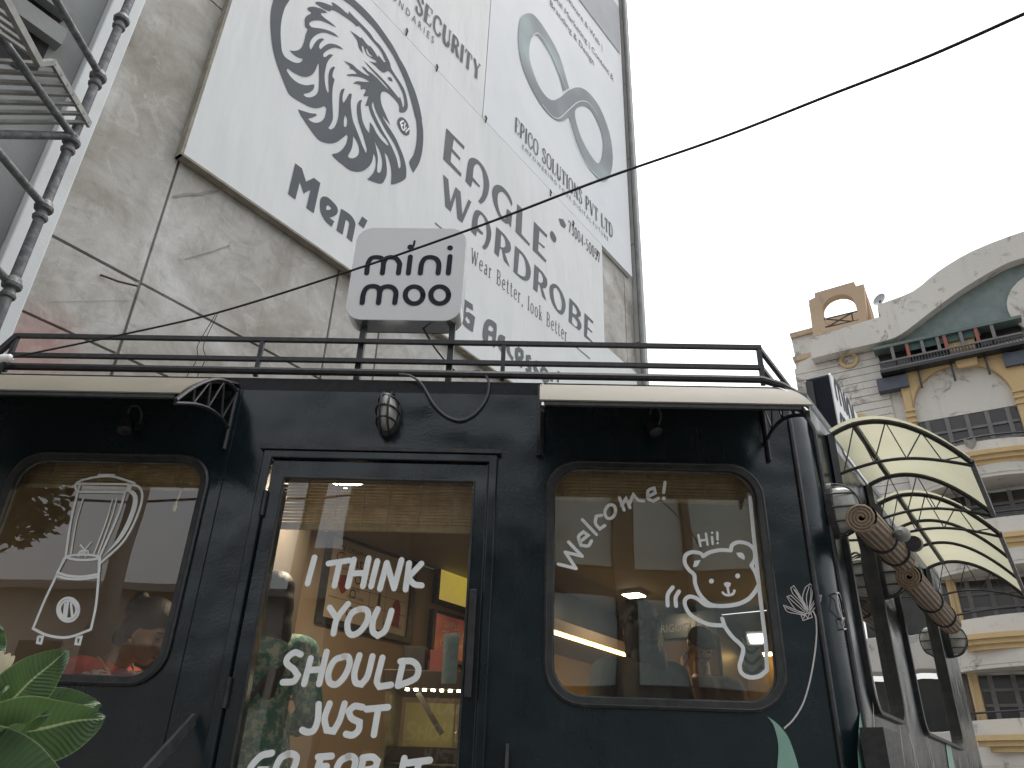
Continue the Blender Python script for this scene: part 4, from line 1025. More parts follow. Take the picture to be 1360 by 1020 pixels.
# loose coil of wire and a bottle-shaped floodlight under the awnings
for k in range(3):
    q = SD.pt(sB[0]-.03 - .05*k, sA[1]-.42, .10 + .03*k)
    pts = [q + Vector((.05*math.cos(a), .04*math.sin(a)*.6, .06*math.sin(a+k))) for a in [2*math.pi*i/16 for i in range(16)]]
    MB().tube(pts, .006, 6, True).build('cable_coil', CABLE, None, smooth=True, label='loop of black cable hanging under the %s of the awnings' % ('front end', 'middle', 'inner edge')[k], cat_='cable', group='cable loops under the awnings')
fl_ = thing('flood_lamp', 'grey bottle shaped lamp hanging under the side awning beside the bamboo roll', 'lamp', SD.pt(*SD.px(1205, 713, .25), .25))
q = SD.pt(*SD.px(1196, 708, .25), .25); q2 = SD.pt(*SD.px(1214, 722, .25), .25)
MB().lathe(q, q2-q, [(.012, -.02), (.026, 0), (.032, .03), (.032, .05), (.02, .07)], 14).build('lamp_body', pm('grey_plastic', (.20, .20, .19), (.16, .16, .15), 10, .5), fl_, smooth=True)
MB().lathe(q2, q2-q, [(.033, -.02), (.036, .015), (.02, .02)], 14).build('lamp_rim', STEEL, fl_, smooth=True)
# rolled bamboo blinds hung outside under the awnings
def mat_bamboo(name, c1, c2, along):
    m, nt, b = newmat(name)
    co = nt.nodes.new('ShaderNodeUVMap').outputs[0]
    sx = nt.nodes.new('ShaderNodeSeparateXYZ'); nt.links.new(co, sx.inputs[0])
    def wave(sock, k):
        a = nt.nodes.new('ShaderNodeMath'); a.operation = 'MULTIPLY'; a.inputs[1].default_value = k; nt.links.new(sock, a.inputs[0])
        s = nt.nodes.new('ShaderNodeMath'); s.operation = 'SINE'; nt.links.new(a.outputs[0], s.inputs[0]); return s.outputs[0]
    wv = wave(sx.outputs[1], along[1]); wu = wave(sx.outputs[0], along[0])
    geo = nt.nodes.new('ShaderNodeNewGeometry').outputs['Position']
    c = mix(nt, ramp(nt, noise(nt, geo, 35, 5), [(.3, g(0)), (.7, g(1))]), c1, c2)
    c = mix(nt, ramp(nt, wv, [(.55, g(0)), (.95, g(.8))]), c, tuple(x*.3 for x in c2))
    c = mix(nt, ramp(nt, wu, [(.86, g(0)), (.97, g(.7))]), c, tuple(x*.35 for x in c2))
    nt.links.new(c, b.inputs['Base Color']); b.inputs['Roughness'].default_value = .75
    bn = nt.nodes.new('ShaderNodeBump'); bn.inputs['Distance'].default_value = .004; bn.inputs['Strength'].default_value = .8; bn.invert = True
    nt.links.new(wv, bn.inputs['Height']); nt.links.new(bn.outputs[0], b.inputs['Normal'])
    return m
BAMB = mat_bamboo('bamboo_roll', (.30, .22, .15), (.19, .14, .10), (60.0, 6.2832*16))
def roll(pa, pb, r, wq, label):
    a = SD.pt(*SD.px(*pa, wq), wq); b = SD.pt(*SD.px(*pb, wq), wq)
    t = thing('bamboo_blind_roll', label, 'blind', (a+b)/2 - Vector((0, 0, r)), 'rolled bamboo blinds under the awnings')
    n, L = 28, 9
    d = (b-a).normalized(); x = d.cross(Vector((0, 0, 1))).normalized(); y = x.cross(d)
    off = Vector(t['_loc']); me = bpy.data.meshes.new('roll')
    vs = []; fs = []; uvs = []
    for i in range(L+1):
        p = a.lerp(b, i/L)
        for k in range(n+1):
            an = 2*math.pi*k/n; rr = r*(1 + .03*math.sin(3*an+i)); vs.append(tuple(p + (x*math.cos(an)+y*math.sin(an))*rr - off)); uvs.append((i/L*(b-a).length*1.0*4, k/n))
    for i in range(L):
        for k in range(n): q = i*(n+1)+k; fs.append((q, q+1, q+n+2, q+n+1))
    me.from_pydata(vs, [], fs); ul = me.uv_layers.new(name='UVMap')
    for lp in me.loops: ul.data[lp.index].uv = uvs[lp.vertex_index]
    for pl_ in me.polygons: pl_.use_smooth = True
    me.materials.append(BAMB); o = bpy.data.objects.new('roll', me); COL.objects.link(o); o.parent = t
    for e_, sg_ in ((a, -1), (b, 1)):
        sp_ = []
        for i in range(50):
            an = i*.5; rr = r*(.15 + .85*i/49); sp_.append(e_ + d*(sg_*.004) + (x*math.cos(an)+y*math.sin(an))*rr)
        MB().tube(sp_, .006, 5).build('rolled_edge', BAMB, t, smooth=True)
    for f in (.45, .8):
        p = a.lerp(b, f); MB().tube([p + (x*math.cos(k*.3142)+y*math.sin(k*.3142))*(r*1.05) for k in range(20)], .007, 6, True).build('tie_cord', CABLE, t, smooth=True)
roll((1144, 688), (1197, 742), .058, .16, 'nearer rolled bamboo blind hung outside beside the corner lamp')
roll((1207, 766), (1262, 828), .058, .16, 'farther rolled bamboo blind hung outside toward the cart end')

# bamboo blinds inside the front windows
SLAT = pm('bamboo_slat', (.66, .52, .32), (.50, .37, .21), 18, .7)
CORD = pm('cotton_cord', (.55, .50, .38), (.46, .42, .32), 30, .8)
def blind(u0, u1, v1, v0, w, label, cords):
    t = thing('bamboo_blind', label, 'blind', FR.pt((u0+u1)/2, v0, w), 'bamboo blinds inside the front')
    n = int((v1-v0)/.014); mb = MB(); rn = random.Random(int(u0*100))
    for i in range(n):
        v = v0 + (v1-v0)*(i+.5)/n
        d = rn.uniform(-.0025, .0025)
        mb.box(FR, u0+rn.uniform(0, .01), u1-rn.uniform(0, .01), v-.0052, v+.0052, w-.004+d, w+.004+d)
    mb.build('slats', SLAT, t, kind='stuff')
    for c in cords:
        uu = u0 + (u1-u0)*c
        MB().tube([FR.pt(uu + .0025*math.sin(i*1.7), v0-.01 + (v1-v0+.02)*i/14, w+.009) for i in range(15)], .0035, 5).build('cord', CORD, t, smooth=True)
    MB().tube([FR.pt(u0, v0-.01, w+.002), FR.pt(u1, v0-.01, w+.002)], .012, 8).build('bottom_rod', SLAT, t, smooth=True)
    return t
v_t = FR.px(150, 612, -.12)
blind(-2.3, -1.24, 2.99, FR.px(150, 644, -.12)[1], -.12, 'bamboo blind half rolled at the top of the left front window', (.1, .22, .33, .42, .5, .62, .75, .9))
b_ = blind(-1.0, -.13, 2.80, FR.px(500, 700, -.14)[1], -.14, 'bamboo blind lowered behind the top of the glass door', (.12, .27, .41, .54, .7, .86))
blind(.12, 1.12, 2.96, FR.px(870, 662, -.12)[1], -.12, 'bamboo blind half rolled at the top of the right front window', (.12, .24, .36, .48, .6, .74, .88))
cd = thing('blind_pull_cord', 'pale cotton pull cord hanging below the left window blind', 'cord', FR.pt(*FR.px(234, 668, -.1), -.1))
MB().tube([FR.pt(*FR.px(x, y, -.1), -.1) for x, y in ((247, 620), (243, 645), (237, 660), (233, 669))], .004, 6).build('cord', CORD, cd, smooth=True)
MB().lathe(FR.pt(*FR.px(233, 669, -.1), -.1), (0, 0, -1), [(.004, 0), (.01, .01), (.006, .035)], 8).build('tassel', CORD, cd, smooth=True)

# ================================================================== inside the cart
FLZ, CLZ = .86, 3.10
TAN = pm('tan_wall_paint', (.34, .25, .165), (.30, .215, .14), 2, .7, bump=.001, bscale=80)
CEIL = pm('cream_ceiling', (.38, .355, .32), (.34, .32, .29), 2, .7)
DARKW = pm('dark_laminate', (.035, .025, .02), (.05, .035, .026), 6, .4)
room = thing('cafe_interior', 'warm tan room lining inside the black cart', 'room', W1.pt(1.5, FLZ, .8))
MB().box(W1, .0, tW, FLZ, CLZ, -.03, .0).build('wall_lining', TAN, room)
MB().box(BK, .0, LBK-.06, FLZ, CLZ, -.03, .0).build('wall_lining', pm('brown_wall_paint', (.20, .14, .09), (.16, .11, .07), 2, .7), room)
ff = [FR.pt(-2.46, 0, -.06), FR.pt(1.2, 0, -.06), SD.pt(.1, 0, -.06), SD.pt(3.6, 0, -.06), BK.pt(0, 0, 0)]
for z0, z1, mt, nm in ((CLZ, CLZ+.05, CEIL, 'ceiling_lining'), (FLZ-.05, FLZ, pm('brown_floor_tile', (.20, .16, .12), (.16, .12, .09), 4, .4), 'floor_lining')):
    k = len(ff)
    MB().add([p + Vector((0, 0, z1)) for p in ff] + [p + Vector((0, 0, z0)) for p in ff], [tuple(range(k)), tuple(reversed(range(k, 2*k)))] + [(i, k+i, k+(i+1) % k, (i+1) % k) for i in range(k)]).build(nm, mt, room)
def zpt(x, y, z):
    r = ray(x, y); return EYE + r*((z-CAMZ)/r.z)
LED = mat_emit('led_panel', (1.0, .80, .52), 14)
def panel_lamp(p, label, power):
    t = thing('ceiling_lamp', label, 'lamp', (p.x, p.y, CLZ-.03), 'lit ceiling lamps in the cafe')
    f = Frame((p.x, p.y), 36.5)
    MB().box(f, -.085, .085, CLZ-.028, CLZ-.002, -.085, .085).build('housing', pm('white_plastic', (.6, .6, .58), None, 5, .5), t, bevel=.005)
    MB().box(f, -.07, .07, CLZ-.034, CLZ-.0285, -.07, .07).build('diffuser', LED, t)
    l = bpy.data.lights.new('lamp_light', 'AREA'); l.energy = power; l.size = .14; l.color = (1, .80, .56)
    lo = bpy.data.objects.new('lamp_light', l); COL.objects.link(lo); lo.parent = t; lo.location = (0, 0, -.02)
panel_lamp(zpt(842, 791, CLZ-.03), 'glowing square ceiling lamp seen through the right front window', 2.0)
panel_lamp(zpt(458, 640, CLZ-.03), 'glowing ceiling lamp at the top of the glass door', 9)
panel_lamp(zpt(1139, 776, CLZ-.03), 'glowing ceiling lamp seen through the first side window', 3)
# cove with a warm strip on the poster wall
cv = thing('cove_light', 'warm glowing strip in a sloping cove seen through the right window', 'lamp', W1.pt(tW-1.4, 2.3, .1))
ca, cb = W1.px(722, 836, .6), W1.px(808, 862, .6)
zc = .5*(ca[1]+cb[1])
MB().box(W1, ca[0]-.05, tW-.02, zc+.015, zc+.10, .0, .62).build('cove_box', TAN, cv)
MB().box(W1, ca[0]-.05, tW-.02, zc-.008, zc+.014, .575, .605).build('strip', mat_emit('warm_strip', (1.0, .62, .18), 7), cv)
# same cove turns along the back wall behind the side windows
MB().box(BK, 1.55, LBK-.1, zc+.015, zc+.16, .0, .14).build('cove_box', TAN, cv)
MB().box(BK, 1.6, LBK-.1, zc-.008, zc+.014, .09, .135).build('strip', mat_emit('warm_strip_far', (1.0, .66, .22), 9), cv)
# dark upper cupboards left of the cove
MB().box(W1, ca[0]-.02, tW-.02, zc+.11, CLZ-.02, .0, .50).build('wall_cupboard', DARKW, None, label='dark wall cupboards above the glowing cove strip', cat_='cupboard')
# framed poster
PW = .03
po = thing('framed_poster', 'black framed ice cream chart hung on the tan wall behind the door', 'poster', W1.pt(*W1.px(490, 830), .02))
pa, pb = W1.px(437, 703, PW), W1.px(556, 740, PW); pc, pd = W1.px(421, 826, PW), W1.px(545, 856, PW)
pu0, pu1 = .5*(pa[0]+pc[0]), .5*(pb[0]+pd[0]); pv1, pv0 = .5*(pa[1]+pb[1]), .5*(pc[1]+pd[1])
MB().prism(W1, [(pu0, pv0), (pu1, pv0), (pu1, pv1), (pu0, pv1)], [[(pu0+.05, pv0+.045), (pu1-.05, pv0+.045), (pu1-.05, pv1-.045), (pu0+.05, pv1-.045)]], .004, PW).build('frame', STEEL, po, bevel=.004)
MB().box(W1, pu0+.045, pu1-.045, pv0+.04, pv1-.04, .005, .018).build('sheet', pm('kraft_print', (.54, .43, .32), (.48, .38, .28), 3, .6), po)
REDP = pm('red_print', (.30, .05, .045), (.26, .04, .04), 3, .6); BRNP = pm('brown_print', (.08, .05, .035), None, 3, .6)
def ptext(s, fu, fv, fw, h, mat):
    vs, fs = txt(s); u0 = pu0+.05+(pu1-pu0-.1)*fu; wd_ = (pu1-pu0-.1)*fw; v0 = pv0+.045+(pv1-pv0-.09)*fv
    MB().add([W1.pt(u0 + x*wd_, v0 + y*h, .0205) for x, y in vs], fs).build('lettering', mat, po)
ptext('ICE CREAM &', .08, .86, .34, .032, BRNP); ptext('Gelato', .06, .70, .40, .075, REDP)
ptext('KULFI', .74, .55, .18, .03, REDP); ptext('55% MILK FAT', .40, .48, .22, .02, BRNP); ptext('CHURNED', .22, .40, .16, .02, BRNP); ptext('ALL NATURAL', .24, .30, .2, .02, BRNP); ptext('FLAVOURS', .70, .08, .24, .022, BRNP)
PU = lambda f: pu0+.05+(pu1-pu0-.1)*f
PV = lambda f: pv0+.045+(pv1-pv0-.09)*f
ic = MB().prism(W1, cat([(PU(.12), PV(.54)), (PU(.20), PV(.57)), (PU(.25), PV(.48)), (PU(.21), PV(.36)), (PU(.18), PV(.32)), (PU(.15), PV(.36)), (PU(.10), PV(.47))]), (), 0, .0203, True)
ic.build('balloon_print', REDP, po)
MB().prism(W1, cat([(PU(.80), PV(.10)), (PU(.90), PV(.10)), (PU(.90), PV(.36)), (PU(.87), PV(.44)), (PU(.83), PV(.44)), (PU(.80), PV(.36))]), (), 0, .0203, True).build('bottle_print', REDP, po)
MB().prism(W1, cat([(PU(.60), PV(.30)), (PU(.64), PV(.30)), (PU(.635), PV(.47)), (PU(.61), PV(.47))]), (), 0, .0203, True).build('thermometer_print', BRNP, po)
for fu, fv, r in ((.34, .55, .03), (.44, .53, .03), (.30, .36, .028), (.58, .12, .03), (.30, .12, .04)):
    e_ = ell(PU(fu), PV(fv), r, r, 18); MB().prism(W1, e_, [ell(PU(fu), PV(fv), r*.72, r*.72, 18)], 0, .0203, True).build('ring_print', BRNP, po)
grd = MB()
for f in (.27, .50, .70): grd.ribbon(W1, [(PU(f), PV(.04)), (PU(f), PV(.62))], .003, .0202, cap=False)
for f in (.26, .44, .64): grd.ribbon(W1, [(PU(.03), PV(f)), (PU(.97), PV(f))], .003, .0204, cap=False)
grd.build('grid_print', BRNP, po)
# menu screens
def screen(pts, label, mat, extra=None):
    q = W1.pp(pts, .05); u0 = min(a for a, _ in q); u1 = max(a for a, _ in q); v0 = .5*(q[2][1]+q[3][1]); v1 = .5*(q[0][1]+q[1][1])
    t = thing('menu_screen', label, 'screen', W1.pt((u0+u1)/2, v0, .02))
    MB().box(W1, u0-.03, u1+.03, v0-.03, v1+.03, .0, .05).build('casing', STEEL, t, bevel=.004)
    MB().box(W1, u0, u1, v0, v1, .05, .054).build('display', mat, t)
    return t, u0, u1, v0, v1
m, nt, b_ = newmat('menu_yellow')
co = nt.nodes.new('ShaderNodeNewGeometry').outputs['Position']
yc = ramp(nt, noise(nt, co, 4, 2), [(.35, (.55, .42, .06)), (.6, (.50, .36, .08)), (.75, (.20, .40, .08))])
nt.links.new(yc, b_.inputs['Base Color']); nt.links.new(yc, b_.inputs['Emission Color']); b_.inputs['Emission Strength'].default_value = .35
screen([(588, 748), (640, 768), (640, 812), (583, 797)], 'lit yellow menu screen on the tan wall right of the poster', m)
m, nt, b_ = newmat('menu_red')
co = nt.nodes.new('ShaderNodeNewGeometry').outputs['Position']
yc = ramp(nt, noise(nt, co, 3, 2), [(.4, (.10, .02, .02)), (.6, (.22, .06, .03)), (.75, (.30, .05, .14))])
nt.links.new(yc, b_.inputs['Base Color']); nt.links.new(yc, b_.inputs['Emission Color']); b_.inputs['Emission Strength'].default_value = .4
t_, u0, u1, v0, v1 = screen([(580, 814), (640, 832), (640, 888), (576, 866)], 'dark red coffee menu screen below the yellow screen', m)
for i, s in enumerate(('COFFEE', 'CREAM AND', 'COMFORT')):
    vs, fs = txt(s); h = (v1-v0)*.15; lw = (u1-u0)*(.35, .5, .45)[i]
    MB().add([W1.pt(u0+.06 + x*lw, v1 - (v1-v0)*(.28+.24*i) + y*h, .056) for x, y in vs], fs).build('lettering', VINYL, t_)
# small framed picture behind the standing customer
q0, q1 = W1.px(403, 868, .02), W1.px(424, 905, .02)
fp = thing('wall_picture', 'small dark framed picture on the tan wall behind the green dress', 'picture', W1.pt(q0[0], q1[1], .01))
MB().box(W1, q0[0], q1[0], q1[1], q0[1], .0, .02).build('frame', DARKW, fp)
MB().box(W1, q0[0]+.03, q1[0]-.03, q1[1]+.03, q0[1]-.03, .02, .024).build('print', pm('dim_print', (.22, .17, .13), (.12, .09, .07), 30, .6), fp)
# counter with a glass front and a lit shelf
CT = Frame((0, 4.75), 92.4)
def cpx(x, y): return CT.px(x, y)
ct = thing('display_counter', 'pastry display counter with a string of shelf lights seen through the door', 'counter', CT.pt(*cpx(560, 1015)))
a, b = cpx(508, 905), cpx(648, 917)
MB().box(CT, a[0], b[0]+.4, b[1], b[1]+.10, -.5, 0).build('top', DARKW, ct, bevel=.004)
MB().box(CT, a[0]+.02, a[0]+.05, FLZ, b[1], -.48, -.02).build('upright', pm('brushed_bronze', (.20, .15, .09), (.26, .2, .12), 8, .35, .6), ct)
c_, d_ = cpx(518, 918), cpx(592, 988)
MB().box(CT, c_[0]+.04, d_[0], d_[1], c_[1]-.02, -.40, -.38).build('back_panel', pm('yellow_panel', (.52, .45, .16), (.47, .40, .13), 3, .5), ct)
MB().box(CT, d_[0]+.01, b[0]+.4, d_[1], c_[1]-.02, -.40, -.38).build('back_panel', pm('tan_panel', (.34, .25, .15), (.30, .22, .13), 3, .5), ct)
e0, e1 = CT.px(555, 920, -.1), CT.px(587, 975, -.1)
MB().bar(CT.pt(*e0, -.1), CT.pt(*e1, -.1), .02, .03).build('strut', DARKW, ct)
for k in range(9):
    uu = cpx(540 + k*11.5, 918); MB().box(CT, uu[0]-.010, uu[0]+.010, b[1]-.012, b[1]-.003, -.03, -.01).build('shelf_led', mat_emit('led_dot', (1, .85, .6), 25), ct)
s0 = cpx(510, 990); s1_ = cpx(605, 1012)
MB().box(CT, s0[0], b[0]+.4, s1_[1], s0[1], -.42, -.03).build('shelf', pm('brown_shelf', (.15, .075, .05), (.10, .05, .035), 12, .5), ct)
gl_ = MB().add([CT.pt(a[0]+.05, b[1], .0), CT.pt(b[0]+.4, b[1], 0), CT.pt(b[0]+.4, FLZ+.3, 0), CT.pt(a[0]+.05, FLZ+.3, 0)], [(0, 3, 2, 1)]).build('glass_front', mat_glass('counter_glass', wob=0), ct)
MB().box(CT, s0[0], b[0]+.4, FLZ, s1_[1]-.02, -.45, -.05).build('base', DARKW, ct)
# things on the counter top
bx_ = cpx(528, 880); MB().box(CT, bx_[0], bx_[0]+.14, b[1]+.10, b[1]+.26, -.3, -.16).build('card_machine', STEEL, None, bevel=.006, label='small black box standing on the counter top', cat_='box')
bx_ = cpx(563, 880); MB().box(CT, bx_[0], bx_[0]+.10, b[1]+.10, b[1]+.25, -.34, -.22).build('paper_packet', pm('red_card', (.30, .06, .06), (.24, .05, .05), 9, .5), None, bevel=.004, label='red paper packet standing on the counter top', cat_='packet')
# partition added to keep the door lamp's light off the seating corner
PT = Frame(tuple(FR.pt(-1.24, 0, -.07)[:2]), FR.az - 90)
MB().box(PT, .60, 1.25, FLZ, CLZ-.002, -.02, .02).build('light_baffle', pm('grey_brown_panel', (.13, .11, .09), (.10, .085, .07), 3, .7), room)
# paper hanging with grey waves
LNf = Frame((0, 4.3), 92.4); KL = (850, 770, 6.37)
ln_ = thing('paper_hanging', 'white paper hanging with grey wavy bands behind the drawn bear leg', 'hanging', LNf.pt(*LNf.px(1005, 900)))
MB().prism(LNf, LNf.pp(T('868,480 985,478 1005,560 1045,640 1060,760 1040,800 900,810 880,700', *KL)), (), -.01, 0).build('paper', pm('white_paper', (.62, .63, .60), (.5, .51, .48), 20, .8), ln_)
for y_ in (490, 575, 665, 750):
    o_ = (y_-490)*.12
    MB().ribbon(LNf, cat(LNf.pp(T('%f,%f %f,%f %f,%f %f,%f %f,%f' % (872+o_*.2, y_-15, 905+o_*.4, y_+30, 940+o_*.6, y_+45, 975+o_*.8, y_+10, 1000+o_, y_-20), *KL)), False), .016, .002, cap=False).build('wave_band', pm('grey_wave_print', (.16, .16, .15), None, 9, .7), ln_)
# tall dark fridge on the back wall
fz = thing('display_fridge', 'black upright drinks fridge with grey lettered header', 'fridge', BK.pt(*BK.px(905, 900, .6), .3))
fa, fb = BK.px(866, 850, .6), BK.px(952, 846, .6)
hv1, hv0 = BK.px(905, 818, .6)[1], BK.px(905, 848, .6)[1]
MB().box(BK, fa[0]-.02, fb[0]+.02, FLZ, hv1, .05, .58).build('cabinet', DARKW, fz)
MB().box(BK, fa[0]-.02, fb[0]+.02, hv0, hv1+.02, .58, .62).build('header', pm('black_gloss', (.01, .01, .012), None, 5, .3), fz, bevel=.004)
MB().box(BK, fa[0], fb[0], FLZ+.1, hv0-.02, .58, .60).build('glass_door', pm('brown_glass', (.07, .045, .03), (.10, .06, .04), 2, .12), fz)
vs, fs = txt('FRIGOGLASS'); hh = (hv1-hv0)*.34; l0 = BK.px(873, 841, .62)
MB().add([BK.pt(l0[0] + x*(BK.px(941, 838, .62)[0]-l0[0]), hv0 + (hv1-hv0)*.30 + y*hh, .625) for x, y in vs], fs).build('lettering', pm('grey_letter', (.28, .28, .27), None, 4, .5), fz)
# wooden post by the fridge
MB().box(BK, fa[0]-.36, fa[0]-.28, FLZ, CLZ, .05, .13).build('interior_post', pm('grey_panel', (.10, .11, .11), (.13, .14, .13), 3, .5), None, label='slim grey post left of the drinks fridge', cat_='post')
# strip lamp far right inside (cold)
sl = zpt(1005, 850, 2.36)
st_ = thing('strip_lamp', 'bright white lamp behind the drawn bear leg', 'lamp', (sl.x, sl.y, 2.3))
fS = Frame((sl.x, sl.y), 110)
MB().box(fS, -.05, .05, 2.33, 2.40, -.02, .02).build('housing', pm('lamp_white', (.6, .6, .6), None, 5, .4), st_)
MB().prism(fS, [(-.042, 2.385), (.042, 2.385), (.03, 2.34), (-.03, 2.34)], (), .02, .026).build('diffuser', mat_emit('cool_lamp', (1, .98, .92), 3), st_)

# ================================================================== apartment building across the yard
WHT = mat_facade('cream_white_render', (.54, .515, .47), (.62, .595, .55), (.22, .20, .175), .75)
YEL = mat_facade('ochre_paint', (.50, .36, .19), (.56, .42, .23), (.30, .22, .13), .3)
TER = mat_facade('terracotta_render', (.47, .36, .25), (.42, .31, .22), (.30, .26, .22), .75)
GRN = pm('green_mosaic', (.135, .175, .17), (.185, .225, .215), 3.5, .6, bump=.01, bscale=20)
DGL = pm('dark_glazing', (.018, .018, .02), (.05, .045, .042), .7, .18)
MUL = pm('grey_mullion', (.16, .15, .145), (.12, .115, .11), 4, .5)
ap = thing('apartment_building', 'cream and ochre building with arched gable, green mosaic and balconies at right', 'building', FC.pt(1, 0, -3))
def fp_(st, w=0): return FC.pp(T(st), w)
hull = fp_('1060,482 1080,472 1170,436 1165,408 1212,388 1245,362 1290,335 1360,308 1430,292 1520,290 1560,1150 1150,1150')
hull = [(u, max(0, v)) for u, v in hull]
MB().prism(FC, hull, (), -7, -.02).build('main_wall', WHT, ap)
# board lines of the left bay
bu0, bu1 = FC.px(1098, 530)[0], FC.px(1176, 520)[0]
zt_, zb_ = FC.px(1130, 474)[1], 2.0
k = 0; z = zt_
while z > zb_:
    h = .27
    MB().box(FC, bu0-.9, bu1+.1, z-h+.012, z-.012, -.02, .045+random.uniform(-.004, .004)).build('render_course', WHT, ap)
    z -= h; k += 1
    if k > 52: break
# parapet band with sweeping gable
par = fp_('1078,476 1074,450 1170,420 1165,405 1212,387 1245,361 1290,334 1360,307 1430,290 1430,330 1360,342 1330,353 1282,381 1240,411 1205,438 1184,450 1130,463', .5)
MB().prism(FC, cat(par, True, 3, 40), (), -.4, .5).build('parapet', WHT, ap, bevel=.03)
gr_ = fp_('1168,463 1188,449 1240,409 1282,379 1330,351 1360,340 1430,326 1430,402 1358,421', .12)
MB().prism(FC, gr_, (), -.3, .12).build('mosaic_panel', GRN, ap)
cc = FC.px(1402, 398, .2); MB().prism(FC, ell(cc[0], cc[1], 1.3, 1.2, 28), (), .1, .22).build('round_boss', WHT, ap)
# left return with terracotta copings
lf_ = fp_('1050,445 1080,436 1080,470 1090,560 1066,560 1055,470', -.6)
MB().prism(FC, lf_, (), -4, -.6).build('left_return', WHT, ap)
for st in ('1048,443 1082,434 1082,440 1050,449', '1052,474 1080,467 1080,473 1054,480'):
    MB().prism(FC, fp_(st, -.5), (), -4, -.5).build('coping', TER, ap)
# open cupola on the roof
def cup_outer(w): return fp_('1080,447 1074,399 1082,395 1082,389 1134,374 1137,380 1147,377 1152,428', w)
def cup_hole(w): return cat(fp_('1096,436 1092,410 1098,399 1108,393 1120,391 1131,395 1136,404 1141,425', w), True, 3, 40)
co0 = cup_outer(-.2); ch0 = cup_hole(-.2)
MB().prism(FC, co0, [ch0], -.55, -.2).build('cupola_arch', TER, ap)
MB().prism(FC, co0, [ch0], -2.6, -2.25).build('cupola_arch', TER, ap)
umn, umx = min(a for a, _ in co0), max(a for a, _ in co0); vmn, vmx = min(b for _, b in co0), max(b for _, b in co0)
SDs = Frame(tuple(FC.pt(umx-.35, 0, -.55)[:2]), FC.az - 90)
for uu in (umn, umx-.35):
    fs_2 = Frame(tuple(FC.pt(uu + .35, 0, -.55)[:2]), FC.az - 90)
    MB().prism(fs_2, [(0, vmn), (1.7, vmn), (1.7, vmx-.25), (0, vmx-.25)], [cat([(.4, vmn+.7), (1.3, vmn+.7), (1.3, vmn+1.3), (1.1, vmn+1.65), (.85, vmn+1.75), (.6, vmn+1.65), (.4, vmn+1.3)], True, 2, 80)], -.35, 0).build('cupola_side', TER, ap)
for a, b in (((1090, 425), (1140, 413)), ((1094, 435), (1142, 425)), ((1100, 434), (1132, 415)), ((1098, 424), (1133, 427)), ((1131, 416), (1133, 427))):
    MB().bar(FC.pt(*FC.px(*a, -.3), -.3), FC.pt(*FC.px(*b, -.3), -.3), .04).build('cupola_rail', STEEL, ap)
dsh = FC.px(1168, 397, .2)
dish = thing('satellite_dish', 'small grey satellite dish on the parapet of the far building', 'dish', FC.pt(dsh[0], dsh[1]-.3, .1))
MB().lathe(FC.pt(dsh[0], dsh[1]+.02, .1), (-.85, -.45, .25), [(.02, -.08), (.13, -.05), (.22, .0), (.25, .04), (.235, .04), (.2, .005), (.02, -.05)], 18).build('reflector', pm('dish_grey', (.40, .41, .42), None, 4, .5), dish, smooth=True)
MB().tube([FC.pt(dsh[0], dsh[1]-.35, .1), FC.pt(dsh[0], dsh[1]-.02, .1)], .04, 6).build('mast', STEEL, dish)
# attic balcony under the mosaic
rec = fp_('1164,467 1352,423 1360,446 1172,491', .06)
MB().prism(FC, rec, (), -.1, .06).build('attic_opening', DGL, ap)
AA, AB = FC.px(1160, 465, .5), FC.px(1356, 420, .5)
za_ = .5*(AA[1]+AB[1])
MB().box(FC, AA[0], AB[0], za_-.05, za_+.05, .0, .55).build('green_lip', pm('green_sheet', (.09, .13, .12), (.12, .16, .15), 3, .5), ap)
BA, BB = FC.px(1168, 488, .5), FC.px(1358, 444, .5); zb_2 = .5*(BA[1]+BB[1])
MB().box(FC, BA[0], BB[0], zb_2-.32, zb_2-.22, .05, .6).build('balcony_slab', STEEL, ap)
for z in (zb_2-.19, zb_2+.08): MB().box(FC, BA[0], BB[0], z-.03, z+.03, .52, .58).build('balcony_rail', MUL, ap)
nb_ = 46
for k in range(nb_):
    u = BA[0] + (BB[0]-BA[0])*(k+.5)/nb_; MB().box(FC, u-.02, u+.02, zb_2-.22, zb_2+.08, .53, .57).build('baluster', STEEL, ap)
REDS = pm('red_oxide', (.30, .08, .06), (.25, .07, .05), 5, .6)
GRS = pm('green_tarpaulin', (.03, .07, .06), (.04, .085, .075), 2, .6)
for k, x in enumerate((1186, 1207, 1228, 1250, 1260, 1283, 1305, 1328)):
    u = FC.px(x, 470, .5)[0]; MB().box(FC, u-.05, u+.05, zb_2+.1, za_-.05, .45, .53).build('balcony_post', REDS if k in (1, 4, 6) else MUL, ap)
u0_, u1_ = FC.px(1208, 475, .5)[0], FC.px(1304, 450, .5)[0]
MB().box(FC, u0_, u1_, zb_2+.36, za_-.05, .40, .44).build('tarpaulin', GRS, ap)
for x in (1216, 1262, 1310): 
    u = FC.px(x, 480, .4)[0]; MB().box(FC, u-.035, u+.035, zb_2-1.0, zb_2-.32, .3, .36).build('strut', STEEL, ap)
for (xa, xb, y) in ((1162, 1204, 497), (1328, 1362, 462)):
    a_, b_2 = FC.px(xa, y, .3)[0], FC.px(xb, y, .3)[0]
    MB().box(FC, a_, b_2, zb_2-.85, zb_2-.4, .04, .35).build('box_gutter', pm('blue_grey_sheet', (.05, .06, .085), (.07, .08, .10), 3, .5), ap)
